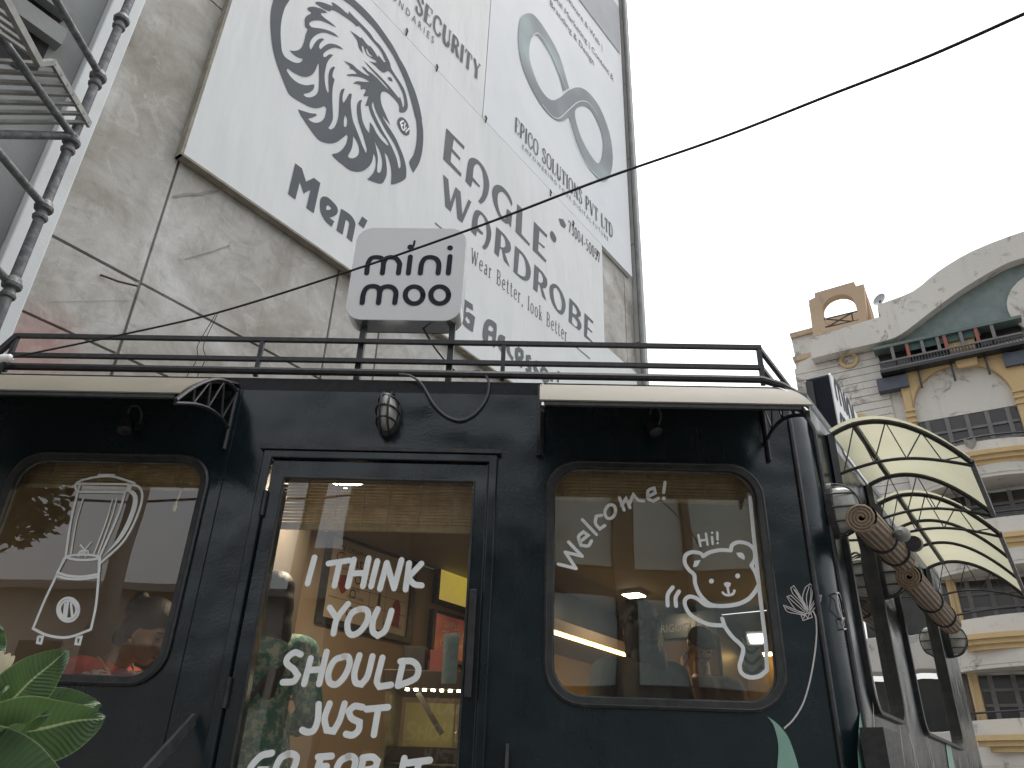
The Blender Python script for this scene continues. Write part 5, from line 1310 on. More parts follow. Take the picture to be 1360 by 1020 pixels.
# ochre arch surround with keystone, recessed tympanum
AW = .22
sp_l, sp_r, apx = FC.px(1215, 548, AW), FC.px(1346, 523, AW), FC.px(1282, 481, AW)
spz = .5*(sp_l[1]+sp_r[1]); cu_ = .5*(sp_l[0]+sp_r[0]); ru_ = .5*(sp_r[0]-sp_l[0]); rz_ = apx[1]-spz
ou0, ou1 = FC.px(1197, 520, AW)[0], FC.px(1364, 500, AW)[0]; otop = .5*(FC.px(1205, 490, AW)[1] + FC.px(1335, 462, AW)[1])
zfl = FC.px(1290, 600, AW)[1]
arch = [(ou0, 0.5), (ou0, otop-.25), (ou0+.25, otop-.25), (ou0+.25, otop), (ou1-.25, otop), (ou1-.25, otop-.25), (ou1, otop-.25), (ou1, .5)]
inner = [(cu_+ru_, .6)] + [(cu_ + ru_*math.cos(a), spz + rz_*math.sin(a)) for a in [math.pi*i/24 for i in range(25)]] + [(cu_-ru_, .6)]
MB().prism(FC, arch, [inner], .0, AW).build('arch_surround', YEL, ap, bevel=.03)
ks = FC.px(1283, 478, AW+.1); MB().prism(FC, [(ks[0]-.28, ks[1]-.25), (ks[0]+.28, ks[1]-.25), (ks[0]+.40, ks[1]+.75), (ks[0]-.40, ks[1]+.75)], (), AW, AW+.14).build('keystone', YEL, ap, bevel=.02)
for uu, bwid in ((ou0 + (cu_-ru_-ou0)/2, (cu_-ru_-ou0)/2+.03), (ou1 - (ou1-cu_-ru_)/2, (ou1-cu_-ru_)/2+.03)):
    for kk in range(3): MB().box(FC, uu-bwid, uu+bwid, spz-.35+.2*kk, spz-.27+.2*kk, AW, AW+.05).build('capital_band', YEL, ap)
MB().prism(FC, [(cu_-ru_, spz-.3)] + list(reversed([(cu_ + ru_*math.cos(a)*.999, spz + rz_*math.sin(a)*.999) for a in [math.pi*i/24 for i in range(25)]])) + [(cu_+ru_, spz-.3)], (), 0, .055).build('tympanum', WHT, ap)
# storeys: dark glazing with mullions, curved balcony fronts and ochre mouldings
def balc(zlo, zhi, name='balcony_front'):
    n = 20; L0, L1 = ou0-.35, ou1+.6; P = 1.15
    prof = [(L0 + (L1-L0)*i/n, .25 + P*math.sin(math.pi*i/n)**.7) for i in range(n+1)]
    mb = MB(); vs = []
    for z in (zlo, zhi):
        for u, w in prof: vs.append(FC.pt(u, z, w))
        for u, w in prof: vs.append(FC.pt(u, z, max(.0, w-.18)))
    m_ = n+1; fs = []
    for i in range(n):
        fs.append((i, i+1, 2*m_+i+1, 2*m_+i)); fs.append((m_+i, 3*m_+i, 3*m_+i+1, m_+i+1))
        fs.append((i, m_+i, m_+i+1, i+1)); fs.append((2*m_+i, 2*m_+i+1, 3*m_+i+1, 3*m_+i))
    mb.add(vs, fs); mb.build(name, WHT, ap, smooth=True)
    sl_ = MB(); vs = [FC.pt(u, zlo+.05, w-.02) for u, w in prof]; vs2 = [FC.pt(u, zlo-.1, w-.02) for u, w in prof]
    sl_.add(vs + vs2, [tuple(range(m_)), tuple(reversed(range(m_, 2*m_)))] + [(i, m_+i, m_+i+1, i+1) for i in range(n)] + [(0, n, 2*m_-1, m_)]); sl_.build('balcony_floor', WHT, ap)
    c = (L0+L1)/2 - .2; zm = zlo + (zhi-zlo)*.34
    for kk, (rw, dz) in enumerate(((1.9, .26), (1.75, .13), (1.5, 0))):
        vs = []; q = 12
        for z in (zm+dz-.07, zm+dz+.06):
            for i in range(q+1):
                a_ = math.pi*i/q; vs.append(FC.pt(c - rw*math.cos(a_), z, .95 + (.62-.08*kk)*math.sin(a_)))
        m2 = q+1; MB().add(vs, [tuple(reversed(range(m2))), tuple(range(m2, 2*m2))] + [(i, i+1, m2+i+1, m2+i) for i in range(q)]).build('moulding', YEL, ap, smooth=True)
bands = [(632, 588), (750, 692), (882, 819), (1017, 955)]
zz = []
for lo_, hi_ in bands:
    zz.append((FC.px(1330, lo_, 1.0)[1], FC.px(1330, hi_, 1.0)[1]))
for i, (lo_, hi_) in enumerate(zz):
    balc(lo_, hi_)
    top_ = spz - .33 if i == 0 else zz[i-1][0] - .15
    MB().box(FC, cu_-ru_+.02, cu_+ru_-.02, lo_, top_, -.015, .03).build('glazing', DGL, ap)
    for k in range(5):
        u = cu_-ru_ + 2*ru_*(k+.5)/5; MB().box(FC, u-.06, u+.06, lo_, top_, .03, .10).build('mullion', MUL, ap)
    for f in (.35, .68):
        z = hi_ + (top_-hi_)*f; MB().box(FC, cu_-ru_+.02, cu_+ru_-.02, z-.04, z+.04, .03, .08).build('transom', MUL, ap)
    z = hi_ + .18
    pts = [FC.pt(ou0-.35 + (ou1+.95-ou0)*j/16, z, .2 + 1.1*math.sin(math.pi*j/16)**.7) for j in range(17)]
    MB().tube(pts, .03, 6).build('balcony_hand_rail', STEEL, ap, smooth=True)
    # side windows left and right of the arch
    for (a_, b_2) in ((ou0-1.05, ou0-.03), (ou1+.03, ou1+2.6)):
        MB().box(FC, a_, b_2, hi_-.2, min(top_, hi_+1.9), -.015, .05).build('glazing', DGL, ap)
    MB().box(FC, ou1+.03, ou1+4, lo_, hi_-.25, .05, .9).build('balcony_block', WHT, ap, bevel=.03)
# bottom storey dim shutters
MB().box(FC, ou0-3, ou1+4, 0.2, zz[-1][0]-.2, -.015, .06).build('shop_opening', pm('dim_shutter', (.05, .045, .04), (.08, .07, .06), 1, .7), ap)
for i in (2, 3):
    lo_ = zz[i][0]; MB().box(FC, ou0-4.5, ou0+.2, lo_, zz[i][1], -.01, .25).build('band', WHT, ap)
    MB().box(FC, ou0-4.5, ou0+.2, lo_+.5, lo_+.68, .25, .32).build('band_moulding', YEL, ap)
    MB().box(FC, ou0-4.5, ou0-.05, zz[i][0]-2.2, zz[i][0]-.02, -.012, .06).build('recess_shade_sheet', pm('recess_shade', (.075, .065, .055), (.11, .095, .08), 1.4, .8), ap)  # flat sheet with the shade of a recess put into its colour
for (x, y) in ((1127, 478), (1143, 561)):
    c = FC.px(x, y, .12); MB().prism(FC, ell(c[0], c[1], .32, .31, 28), [ell(c[0], c[1], .21, .20, 28)], .04, .14).build('ring_moulding', YEL, ap, bevel=.02)
sh = FC.px(1289, 590, 1.2); shw = .25 + 1.15*math.sin(math.pi*(sh[0]-ou0+.35)/(ou1-ou0+.95))**.7
MB().prism(FC, cat([(sh[0]-.15, sh[1]+.1), (sh[0], sh[1]+.06), (sh[0]+.15, sh[1]+.1), (sh[0]+.13, sh[1]-.08), (sh[0], sh[1]-.22), (sh[0]-.13, sh[1]-.08)]), (), shw-.08, shw+.05).build('shield_emblem', pm('weathered_shield', (.16, .15, .14), (.28, .26, .24), 6, .7), ap)

# ================================================================== overhead cable and loose wires
def catn(pts, n=8): return cat([tuple(p) for p in pts], False, n, 170)
PC_ = [(5, 477, 4.3), (150, 447, 4.0), (290, 415, 3.7), (480, 355, 3.3), (640, 299, 3.0), (800, 238, 2.75), (960, 182, 2.55), (1100, 127, 2.4), (1230, 76, 2.3), (1365, 16, 2.2), (1500, -45, 2.1)]
pts = []
for x, y, d in PC_:
    r = ray(x, y).normalized(); pts.append(EYE + r*d)
oc = MB().tube(catn(pts), .0047, 8).build('overhead_cable', CABLE, None, smooth=True, label='black overhead cable slanting across in front of the roof sign', cat_='cable')
def wire(pp, w, r, name, label, mat=CABLE):
    MB().tube(catn([FR.pt(*FR.px(x, y, w_), w_) for (x, y), w_ in zip(pp, w)]), r, 6).build(name, mat, None, smooth=True, label=label, cat_='wire')
wire([(530, 497), (545, 499), (560, 510), (575, 535), (592, 552), (612, 558), (632, 548), (646, 528), (649, 508), (642, 495), (632, 493), (620, 500)], [.03, .03, .03, .025, .012, .012, .012, .015, .02, .02, .0, -.05], .0055, 'loose_wire', 'grey loop of wire drooping over the roof edge above the door', pm('grey_wire', (.10, .10, .105), None, 5, .5))
wire([(562, 436), (575, 458), (592, 480), (606, 494), (616, 502)], [-.05, -.08, -.1, -.1, -.08], .005, 'sign_wire', 'black wire running down behind the roof sign')
for k, (xa, xb) in enumerate((((286, 418), (248, 500)), ((289, 417), (262, 500)))):
    q0 = EYE + ray(*xa).normalized()*3.72; q1 = FR.pt(*FR.px(*xb, -.05), -.05)
    MB().tube(catn([q0, q0.lerp(q1, .4) + Vector((-.02, 0, -.03)), q0.lerp(q1, .7) + Vector((.01, 0, 0)), q1]), .0018, 5).build('hanging_string', pm('string', (.10, .09, .08), None, 5, .8), None, label='thin string hanging from the cable, %s of the pair' % ('left', 'right')[k], cat_='string', group='strings from the cable')
ins = EYE + ray(8, 476).normalized()*4.28
t = thing('cable_clip', 'white cable clip where the cable meets the roof rail', 'clip', ins)
MB().lathe(ins, (1, .1, .15), [(.01, -.03), (.02, -.02), (.02, .02), (.01, .03)], 10).build('clip_body', VINYL, t, smooth=True)
MB().tube([ins, ins + Vector((-.05, .05, -.2))], .008, 6).build('clip_arm', STEEL, t)
# old conduit and pale gutter pieces on the roof
MB().box(FR, FR.px(478, 494)[0], FR.px(510, 494)[0], ZR+.03, ZR+.075, -.35, -.2).build('roof_box', pm('pale_plastic', (.5, .5, .48), None, 5, .6), None, bevel=.006, label='pale plastic box lying on the roof behind the sign posts', cat_='box')

# ================================================================== frangipani at lower left
def mat_leaf():
    m, nt, b = newmat('frangipani_leaf')
    uv = nt.nodes.new('ShaderNodeUVMap').outputs[0]; sx = nt.nodes.new('ShaderNodeSeparateXYZ'); nt.links.new(uv, sx.inputs[0])
    ab = nt.nodes.new('ShaderNodeMath'); ab.operation = 'ABSOLUTE'
    su = nt.nodes.new('ShaderNodeMath'); su.operation = 'SUBTRACT'; su.inputs[1].default_value = .5; nt.links.new(sx.outputs[1], su.inputs[0]); nt.links.new(su.outputs[0], ab.inputs[0])
    # side veins: sin(k*(u - .35*|v|))
    ml = nt.nodes.new('ShaderNodeMath'); ml.operation = 'MULTIPLY_ADD'; ml.inputs[1].default_value = -.30; nt.links.new(ab.outputs[0], ml.inputs[0]); nt.links.new(sx.outputs[0], ml.inputs[2])
    sc_ = nt.nodes.new('ShaderNodeMath'); sc_.operation = 'MULTIPLY'; sc_.inputs[1].default_value = 150; nt.links.new(ml.outputs[0], sc_.inputs[0])
    sn = nt.nodes.new('ShaderNodeMath'); sn.operation = 'SINE'; nt.links.new(sc_.outputs[0], sn.inputs[0])
    geo = nt.nodes.new('ShaderNodeNewGeometry').outputs['Position']
    c = ramp(nt, noise(nt, geo, 9, 4), [(.3, (.030, .070, .030)), (.7, (.060, .115, .045))])
    c = mix(nt, ramp(nt, sn.outputs[0], [(.80, g(0)), (1.0, g(.30))]), c, (.13, .21, .10))
    c = mix(nt, ramp(nt, ab.outputs[0], [(.012, g(.9)), (.03, g(0))]), c, (.42, .50, .28))
    c = mix(nt, ramp(nt, ab.outputs[0], [(.478, g(0)), (.492, g(.6))]), c, (.34, .40, .24))
    nt.links.new(c, b.inputs['Base Color']); b.inputs['Roughness'].default_value = .38
    tl = nt.nodes.new('ShaderNodeBsdfTranslucent'); nt.links.new(mix(nt, .35, c, (.16, .26, .06)), tl.inputs[0])
    bn = nt.nodes.new('ShaderNodeBump'); bn.inputs['Distance'].default_value = .0007; bn.inputs['Strength'].default_value = .6; nt.links.new(sn.outputs[0], bn.inputs['Height']); nt.links.new(bn.outputs[0], b.inputs['Normal'])
    mx = nt.nodes.new('ShaderNodeMixShader'); mx.inputs[0].default_value = .3
    nt.links.new(b.outputs[0], mx.inputs[1]); nt.links.new(tl.outputs[0], mx.inputs[2]); nt.links.new(mx.outputs[0], nt.nodes['Material Output'].inputs[0])
    return m
LEAF = mat_leaf()
pr = EYE + ray(-110, 1060).normalized()*1.75
plant = thing('frangipani_plant', 'frangipani with long veined green leaves at the lower left', 'plant', (pr.x, pr.y, 0))
STEM = pm('frangipani_bark', (.16, .17, .12), (.24, .23, .18), 20, .8, bump=.003, bscale=60)
hub = pr
MB().tube([Vector((pr.x-.1, pr.y, 0)), Vector((pr.x-.06, pr.y+.02, .6)), Vector((pr.x-.03, pr.y, 1.1)), hub], [.05, .042, .032, .022], 10).build('stem', STEM, plant, smooth=True)
def leaf(base, tip, d0, d1, wid, fold=.25, sag=.03, roll=0.0, wtop=.5):
    a = EYE + ray(*base).normalized()*d0; b = EYE + ray(*tip).normalized()*d1
    ax = b-a; L = ax.length; d = ax.normalized()
    tocam = (EYE - (a+b)/2).normalized(); side = d.cross(tocam).normalized(); up = side.cross(d)
    side = (side*math.cos(roll) + up*math.sin(roll)).normalized(); up = side.cross(d)
    n, m_ = 22, 10; vs = []; uvs = []; fs = []
    for i in range(n+1):
        t = i/n
        w = wid*(math.sin(math.pi*min(1, t**.8))**.75)*(.35+.65*math.sin(math.pi*min(1, .12+.62*t))) if t < .999 else 0
        w = wid*max(0.0, (math.sin(math.pi*(t**.85)))**.62)
        c = a + ax*t + up*(sag*4*t*(1-t)) - Vector((0, 0, 1))*(sag*1.5*t*t)
        for j in range(m_+1):
            s = j/m_*2-1
            vs.append(c + side*(s*w) + up*(abs(s)*w*fold + .006*math.sin(14*t+3*s))); uvs.append((t, j/m_))
    for i in range(n):
        for j in range(m_): q = i*(m_+1)+j; fs.append((q, q+1, q+m_+2, q+m_+1))
    off = Vector(plant['_loc']); me = bpy.data.meshes.new('leaf'); me.from_pydata([tuple(v-off) for v in vs], [], fs)
    ul = me.uv_layers.new(name='UVMap')
    for lp in me.loops: ul.data[lp.index].uv = uvs[lp.vertex_index]
    for p in me.polygons: p.use_smooth = True
    me.materials.append(LEAF); o = bpy.data.objects.new('leaf', me); COL.objects.link(o); o.parent = plant
    MB().tube([hub, hub.lerp(a, .5) + Vector((0, 0, .01)), a], .006, 6).build('leaf_stalk', STEM, plant, smooth=True)
leaf((-14, 960), (94, 850), 1.72, 1.66, .044, .22, .012, .15)
leaf((-48, 985), (146, 928), 1.70, 1.62, .062, .3, .02, -.25)
leaf((-20, 970), (141, 913), 1.80, 1.76, .040, .3, .02, .3)
leaf((-70, 1012), (132, 1046), 1.66, 1.52, .064, .3, .035, .1)
leaf((-30, 900), (-2, 815), 1.8, 1.8, .03, .2, .01, 0)
leaf((-25, 955), (14, 898), 1.65, 1.62, .018, .5, .01, .5)
leaf((-30, 985), (75, 918), 1.62, 1.55, .014, .4, .02, -.6)
leaf((-80, 1040), (60, 1110), 1.7, 1.6, .05, .3, .03, 0)
leaf((-90, 1000), (-220, 900), 1.75, 1.8, .05, .3, .03, 0)
leaf((-100, 1040), (-240, 1080), 1.75, 1.7, .05, .3, .03, 0)
PET = pm('cream_petal', (.72, .66, .46), (.66, .60, .42), 30, .6)
fc_ = EYE + ray(8, 886).normalized()*1.7
for k in range(6):
    a = -1.0 + k*.42; dvec = (_x.lerp(_x, 0))
    dirv = Vector((math.sin(a)*.6, -.15+.1*k % .3, .8)).normalized(); sd = dirv.cross(Vector((0, -1, 0))).normalized()
    base = fc_ + Vector((-.02, 0, -.02)); mb = MB()
    prof = [(0, .003), (.015, .008), (.03, .010), (.042, .006), (.048, .001)]
    vs = []
    for h, w in prof:
        c = base + dirv*h
        vs += [c - sd*w, c + sd*w + Vector((0, .002, 0))]
    mb.add(vs, [(2*i, 2*i+1, 2*i+3, 2*i+2) for i in range(4)]).build('petal', PET, plant, smooth='all')
MB().tube([hub, fc_ + Vector((-.02, 0, -.03))], .006, 6).build('flower_stalk', STEM, plant, smooth=True)

# ================================================================== across the street (seen as reflections in the glass)
def virt(x, y, dist):
    """real place of what is seen mirrored in the front glass along this line of sight, dist metres away"""
    r = ray(x, y).normalized(); h = Vector((r.x, r.y, 0)).length
    return mirror_pt(EYE + r*(dist/h), FR)
OPF = Frame(tuple(mirror_pt(Vector((0, 24, 0)), FR)[:2]), 272.4)       # facade facing the cart
# tall glazed block opposite the right half
ob = thing('office_block', 'glazed office block with brown mullions mirrored in the right window', 'building', OPF.pt(-8, 0))
BGL = pm('blue_grey_glass', (.26, .33, .33), (.36, .44, .43), .5, .15, spec=.8)
BRM = pm('brown_cladding', (.045, .032, .025), (.035, .026, .02), 1.5, .6)
MB().box(OPF, -26, 5.2, 0, 11.4, -8, -.05).build('core', BRM, ob)
k = 0
for i in range(14):
    for j in range(3):
        u0 = -25.6 + i*2.22
        if u0 > -2.5: continue
        MB().box(OPF, u0, u0+(1.95 if i % 3 else 1.5), 1.0+j*3.5, 3.6+j*3.5, -.05, .02).build('glass_panel', BGL, ob)
    MB().box(OPF, -25.6 + i*2.22 - .22, -25.6 + i*2.22 - .04, 0, 11, -.05, .35).build('mullion', BRM, ob)
lb = thing('low_house', 'low beige house with flat roof mirrored in the left window', 'building', OPF.pt(9, 0))
MB().box(OPF, 5.4, 26, 0, 6.7, -8, 0).build('wall', pm('beige_render', (.34, .31, .27), (.28, .25, .22), .6, .85), lb)
MB().box(OPF, 5.3, 26.2, 6.7, 6.95, -8.2, .4).build('roof_slab', pm('roof_grey', (.18, .17, .16), None, 1, .8), lb)
MB().box(OPF, 5.5, 6.6, 6.95, 8.5, -6, -1).build('stair_tower', pm('beige_render_2', (.30, .27, .23), (.25, .23, .2), .6, .85), lb)
for i in range(6):
    MB().box(OPF, 7+i*3.2, 8.5+i*3.2, 3.6, 5.2, -.02, .04).build('window', DGL, lb)
# street pole with wires
pp_ = virt(150, 760, 13.0)
pole = thing('utility_pole', 'grey concrete utility pole mirrored in the left window', 'pole', (pp_.x, pp_.y, 0))
MB().tube([Vector((pp_.x, pp_.y, 0)), Vector((pp_.x, pp_.y, 9))], [.20, .14], 12).build('shaft', pm('pole_concrete', (.22, .21, .19), (.28, .27, .25), 3, .85), pole, smooth=True)
MB().bar(Vector((pp_.x-.9, pp_.y, 8.2)), Vector((pp_.x+.9, pp_.y, 8.2)), .1).build('cross_arm', STEEL, pole)
pq = virt(402, 740, 11.0)
pole2 = thing('utility_pole', 'brown steel pole mirrored at the left edge of the door glass', 'pole', (pq.x, pq.y, 0))
MB().tube([Vector((pq.x, pq.y, 0)), Vector((pq.x, pq.y, 10))], .14, 12).build('shaft', pm('brown_steel', (.12, .09, .07), None, 3, .6), pole2, smooth=True)
for k in range(3):
    a_ = Vector((pp_.x-14, pp_.y-1, 6.0+.35*k)); b_2 = Vector((pp_.x+22, pp_.y+1, 6.2+.3*k))
    MB().tube(catn([a_, a_.lerp(b_2, .5) - Vector((0, 0, .5)), b_2], 10), .02, 6).build('street_wire', CABLE, None, smooth=True, label='%s of the three street wires mirrored in the front windows' % ('lowest', 'middle', 'topmost')[k], cat_='wire', group='street wires')
# tree
def tree(base, h, rad, n, label):
    t = thing('street_tree', label, 'tree', (base.x, base.y, 0))
    rn = random.Random(11)
    bark = pm('tree_bark', (.09, .07, .05), (.14, .11, .08), 8, .9, bump=.01, bscale=20)
    b0 = Vector((base.x, base.y, 0)); top = b0 + Vector((.2, .1, h*.55))
    MB().tube([b0, b0.lerp(top, .5) + Vector((.1, 0, 0)), top], [.22, .16, .11], 10).build('trunk', bark, t, smooth=True)
    cl = []
    for k in range(9):
        a = rn.uniform(0, 6.28); e = top + Vector((math.cos(a)*rad*rn.uniform(.4, .9), math.sin(a)*rad*rn.uniform(.4, .9), rn.uniform(.05, .5)*h))
        MB().tube([top - Vector((0, 0, rn.uniform(0, .6))), top.lerp(e, .5) + Vector((0, 0, .15)), e], [.08, .05, .02], 6).build('limb', bark, t, smooth=True)
        cl.append((e, rad*rn.uniform(.3, .5)))
        cl.append((top.lerp(e, .6) + Vector((0, 0, .2)), rad*rn.uniform(.25, .4)))
    cl.append((top + Vector((0, 0, h*.2)), rad*.5))
    mb = MB()
    for k in range(n):
        c, r = rn.choice(cl)
        v = Vector((rn.gauss(0, 1), rn.gauss(0, 1), rn.gauss(0, 1))).normalized()*r*rn.uniform(.3, 1)**.5
        p = c + v; d1 = Vector((rn.gauss(0, 1), rn.gauss(0, 1), rn.gauss(0, .6))).normalized(); d2 = d1.cross(Vector((rn.gauss(0, 1), rn.gauss(0, 1), rn.gauss(0, 1)))).normalized()
        s = rn.uniform(.07, .14); mb.add([p - d1*s, p + d2*s*.45, p + d1*s, p - d2*s*.45], [(0, 1, 2, 3)])
    mb.build('crown', pm('tree_leaves', (.05, .085, .025), (.09, .13, .04), 2.5, .6), t, kind='stuff')
tree(virt(-120, 760, 12.0), 6.8, 1.7, 5200, 'leafy street tree mirrored at the left side of the left window')

# ================================================================== people in the cafe
def capsule(mb, a, b, ra, rb, n=12):
    a, b = Vector(a), Vector(b); d = (b-a)
    k = 5; pts = [a - d.normalized()*ra*.9 + d.normalized()*0] if False else []
    L = d.length; dn = d.normalized()
    P = []; Rr = []
    for i in range(4): an = math.pi/2*(i/4); P.append(a - dn*(ra*math.cos(an))); Rr.append(max(.001, ra*math.sin(an)))
    for i in range(5): P.append(a.lerp(b, i/4)); Rr.append(ra + (rb-ra)*i/4)
    for i in range(1, 5): an = math.pi/2*(i/4); P.append(b + dn*(rb*math.sin(an))); Rr.append(max(.001, rb*math.cos(an)))
    mb.tube(P, Rr, n)
def chain(mb, pts, rs):
    for i in range(len(pts)-1): capsule(mb, pts[i], pts[i+1], rs[i], rs[i+1])
def fuse(mb, name, mat, parent, mtx, voxel=.011, smooth_it=6):
    """one continuous skin grown round the limbs"""
    me = bpy.data.meshes.new(name); me.from_pydata([tuple(v) for v in mb.v], [], mb.f)
    o = bpy.data.objects.new(name, me); COL.objects.link(o)
    r = o.modifiers.new('r', 'REMESH'); r.mode = 'VOXEL'; r.voxel_size = voxel
    s = o.modifiers.new('s', 'SMOOTH'); s.iterations = smooth_it; s.factor = .5
    dg = bpy.context.evaluated_depsgraph_get(); dg.update()
    m2 = bpy.data.meshes.new_from_object(o.evaluated_get(dg))
    bpy.data.objects.remove(o)
    m2.name = name
    off = Vector(parent['_loc']) if '_loc' in parent else Vector(parent.parent['_loc'])
    for v in m2.vertices: v.co = mtx @ v.co - off
    for p in m2.polygons: p.use_smooth = True
    m2.materials.clear(); m2.materials.append(mat)
    ob = bpy.data.objects.new(name, m2); COL.objects.link(ob); ob.parent = parent
    return ob
def head_geo(mb, H, yaw, pitch, s=1.0):
    """head with brow, nose, lips, chin and ears; returns its own matrix"""
    M = Matrix.Translation(Vector(H)) @ Matrix.Rotation(yaw, 4, 'Z') @ Matrix.Rotation(-pitch, 4, 'X') @ Matrix.Scale(s, 4)
    def E(c, r):
        t = MB().sphere((0, 0, 0), r, 14, 10); mb.add([M @ (v + Vector(c)) for v in t.v], t.f)
    E((0, -.012, .03), (.074, .092, .088)); E((0, .012, -.03), (.060, .075, .085)); E((0, .048, -.088), (.028, .030, .024))
    E((0, .088, -.005), (.013, .016, .032)); E((0, .098, -.024), (.016, .016, .012))                    # nose
    E((0, .080, -.058), (.024, .014, .009)); E((0, .077, -.070), (.020, .014, .008))                    # lips
    E((.03, .072, .022), (.024, .014, .010)); E((-.03, .072, .022), (.024, .014, .010))                 # brows
    E((.038, .055, -.03), (.024, .028, .024)); E((-.038, .055, -.03), (.024, .028, .024))               # cheeks
    E((.074, -.004, -.012), (.010, .020, .032)); E((-.074, -.004, -.012), (.010, .020, .032))           # ears
    return M
def part_from(mb, M, name, mat, parent, mtx):
    off = Vector(parent['_loc']) if '_loc' in parent else Vector(parent.parent['_loc'])
    me = bpy.data.meshes.new(name); me.from_pydata([tuple(mtx @ v - off) for v in mb.v], [], mb.f)
    for p in me.polygons: p.use_smooth = True
    me.materials.append(mat); o = bpy.data.objects.new(name, me); COL.objects.link(o); o.parent = parent; return o
def face_bits(M, parent, mtx):
    dk = pm('eye_dark', (.015, .010, .008), None, 5, .25); bw = pm('eyebrow_dark', (.012, .009, .008), None, 5, .7); lp = pm('lip', (.17, .05, .04), None, 9, .4)
    for sx in (-1, 1):
        e = MB().sphere((sx*.031, .074, .004), (.015, .008, .0065), 10, 6); e.v = [M @ v for v in e.v]; part_from(e, M, 'eye', dk, parent, mtx)
        b = MB().tube([Vector((sx*.014, .088, .030)), Vector((sx*.032, .086, .036)), Vector((sx*.052, .070, .028))], .004, 6); b.v = [M @ v for v in b.v]; part_from(b, M, 'eyebrow', bw, parent, mtx)
    l = MB().sphere((0, .090, -.063), (.022, .008, .009), 10, 6); l.v = [M @ v for v in l.v]; part_from(l, M, 'lips', lp, parent, mtx)
def hand_geo(mb, wrist, d, palm_n, s=1.0, curl=.5):
    """palm, four bent fingers of unequal length and a thumb off the side"""
    wrist = Vector(wrist); d = Vector(d).normalized(); pn = Vector(palm_n).normalized(); sd = d.cross(pn).normalized()
    pc = wrist + d*.05*s
    for k in (-.026, -.009, .009, .026): capsule(mb, wrist + sd*k*.6*s + d*.01*s, wrist + d*.085*s + sd*k*s, .016*s, .012*s, 8)
    for k, L in ((-.029, .062), (-.010, .075), (.010, .072), (.028, .056)):
        p = wrist + d*.088*s + sd*k*s; q = p + (d*(1-curl*.4) + pn*curl).normalized()*L*.5*s; r = q + (d*(1-curl) + pn*curl*1.4).normalized()*L*.5*s
        chain(mb, [p, q, r], [.0095*s, .0088*s, .0075*s])
    p = wrist + d*.03*s - sd*.028*s; q = p + (d*.6 - sd*.7 + pn*.3).normalized()*.04*s; r = q + (d*.9 - sd*.1 + pn*.4).normalized()*.034*s
    chain(mb, [p, q, r], [.013*s, .0105*s, .009*s])
SKIN = pm('brown_skin', (.29, .165, .10), (.25, .14, .085), 14, .5, spec=.35)
HAIR = pm('black_hair', (.006, .005, .005), (.014, .011, .010), 60, .45, bump=.004, bscale=140)
def place(H_local, H_world, yaw): return Matrix.Translation(Vector(H_world)) @ Matrix.Rotation(yaw, 4, 'Z') @ Matrix.Translation(-Vector(H_local))

# --- woman seated behind the left window, head bowed to the right
Hw = FR.pt(*FR.px(200, 842, -.22), -.22); Hl = Vector((0, .20, 1.115))
MT = place(Hl, Hw, R(-90-18))
seat_z = (MT @ Vector((0, 0, 0))).z
pw = thing('person', 'woman in red blouse with black hair bun looking down, seated behind left window', 'person', MT @ Vector((0, 0, .0)))
bd = MB()
chain(bd, [(0, 0, .46), (0, .0, .62), (0, .02, .80), (0, .02, .92)], [.13, .115, .12, .10])
chain(bd, [(-.13, .02, .94), (.13, .02, .94)], [.065, .065]); chain(bd, [(0, .02, .96), (0, .09, 1.03), (0, .17, 1.075)], [.06, .05, .048])
for s in (-1, 1):
    chain(bd, [(s*.165, .02, .93), (s*.21, .10, .69), (s*.12, .32, .64)], [.052, .042, .03]); hand_geo(bd, (s*.115, .335, .64), (-s*.2, 1, 0), (0, 0, -1), .95, .4)
    chain(bd, [(s*.09, .02, .44), (s*.11, .42, .46), (s*.11, .44, .06)], [.085, .065, .04]); chain(bd, [(s*.11, .42, .03), (s*.11, .58, .02)], [.035, .028])
HM = head_geo(bd, Hl, 0, R(26), 1.02)
bo = fuse(bd, 'body', SKIN, pw, MT, .010, 4)
face_bits(HM, pw, MT)
hr = MB()
for c, r in (((0, -.024, .056), (.090, .100, .088)), ((0, -.075, .0), (.082, .056, .09)), ((0, -.135, .055), (.056, .046, .052)), ((.03, -.12, .10), (.03, .03, .03)), ((-.04, -.10, .10), (.03, .034, .028)), ((.02, -.10, -.06), (.05, .03, .05)), ((.066, -.035, .0), (.022, .05, .05)), ((-.066, -.035, .0), (.022, .05, .05))):
    t_ = MB().sphere((0, 0, 0), r, 14, 10); hr.add([HM @ (v + Vector(c)) for v in t_.v], t_.f)
fuse(hr, 'hair', HAIR, pw, MT, .009, 2)
bz = MB()
chain(bz, [(0, 0, .48), (0, .0, .62), (0, .02, .80), (0, .02, .90)], [.142, .13, .138, .122]); chain(bz, [(-.14, .02, .935), (.14, .02, .935)], [.078, .078])
for s in (-1, 1): chain(bz, [(s*.165, .02, .93), (s*.205, .09, .72)], [.068, .06])
fuse(bz, 'blouse', pm('coral_blouse', (.55, .11, .10), (.46, .085, .08), 16, .8, bump=.004, bscale=30), pw, MT, .012, 5)
for s in (-1, 1):
    er = MB().sphere(HM @ Vector((s*.082, .0, -.045)), .008, 8, 6); part_from(er, HM, 'earring', pm('gold', (.6, .4, .12), None, 4, .3, .8), pw, MT)
nk = MB().tube([Vector((.10, .055, 1.01)), Vector((.07, .12, .94)), Vector((0, .15, .87)), Vector((-.07, .12, .94)), Vector((-.10, .055, 1.01))], .006, 6)
part_from(nk, HM, 'necklace', pm('gold_chain', (.62, .48, .25), None, 40, .3, .5), pw, MT)
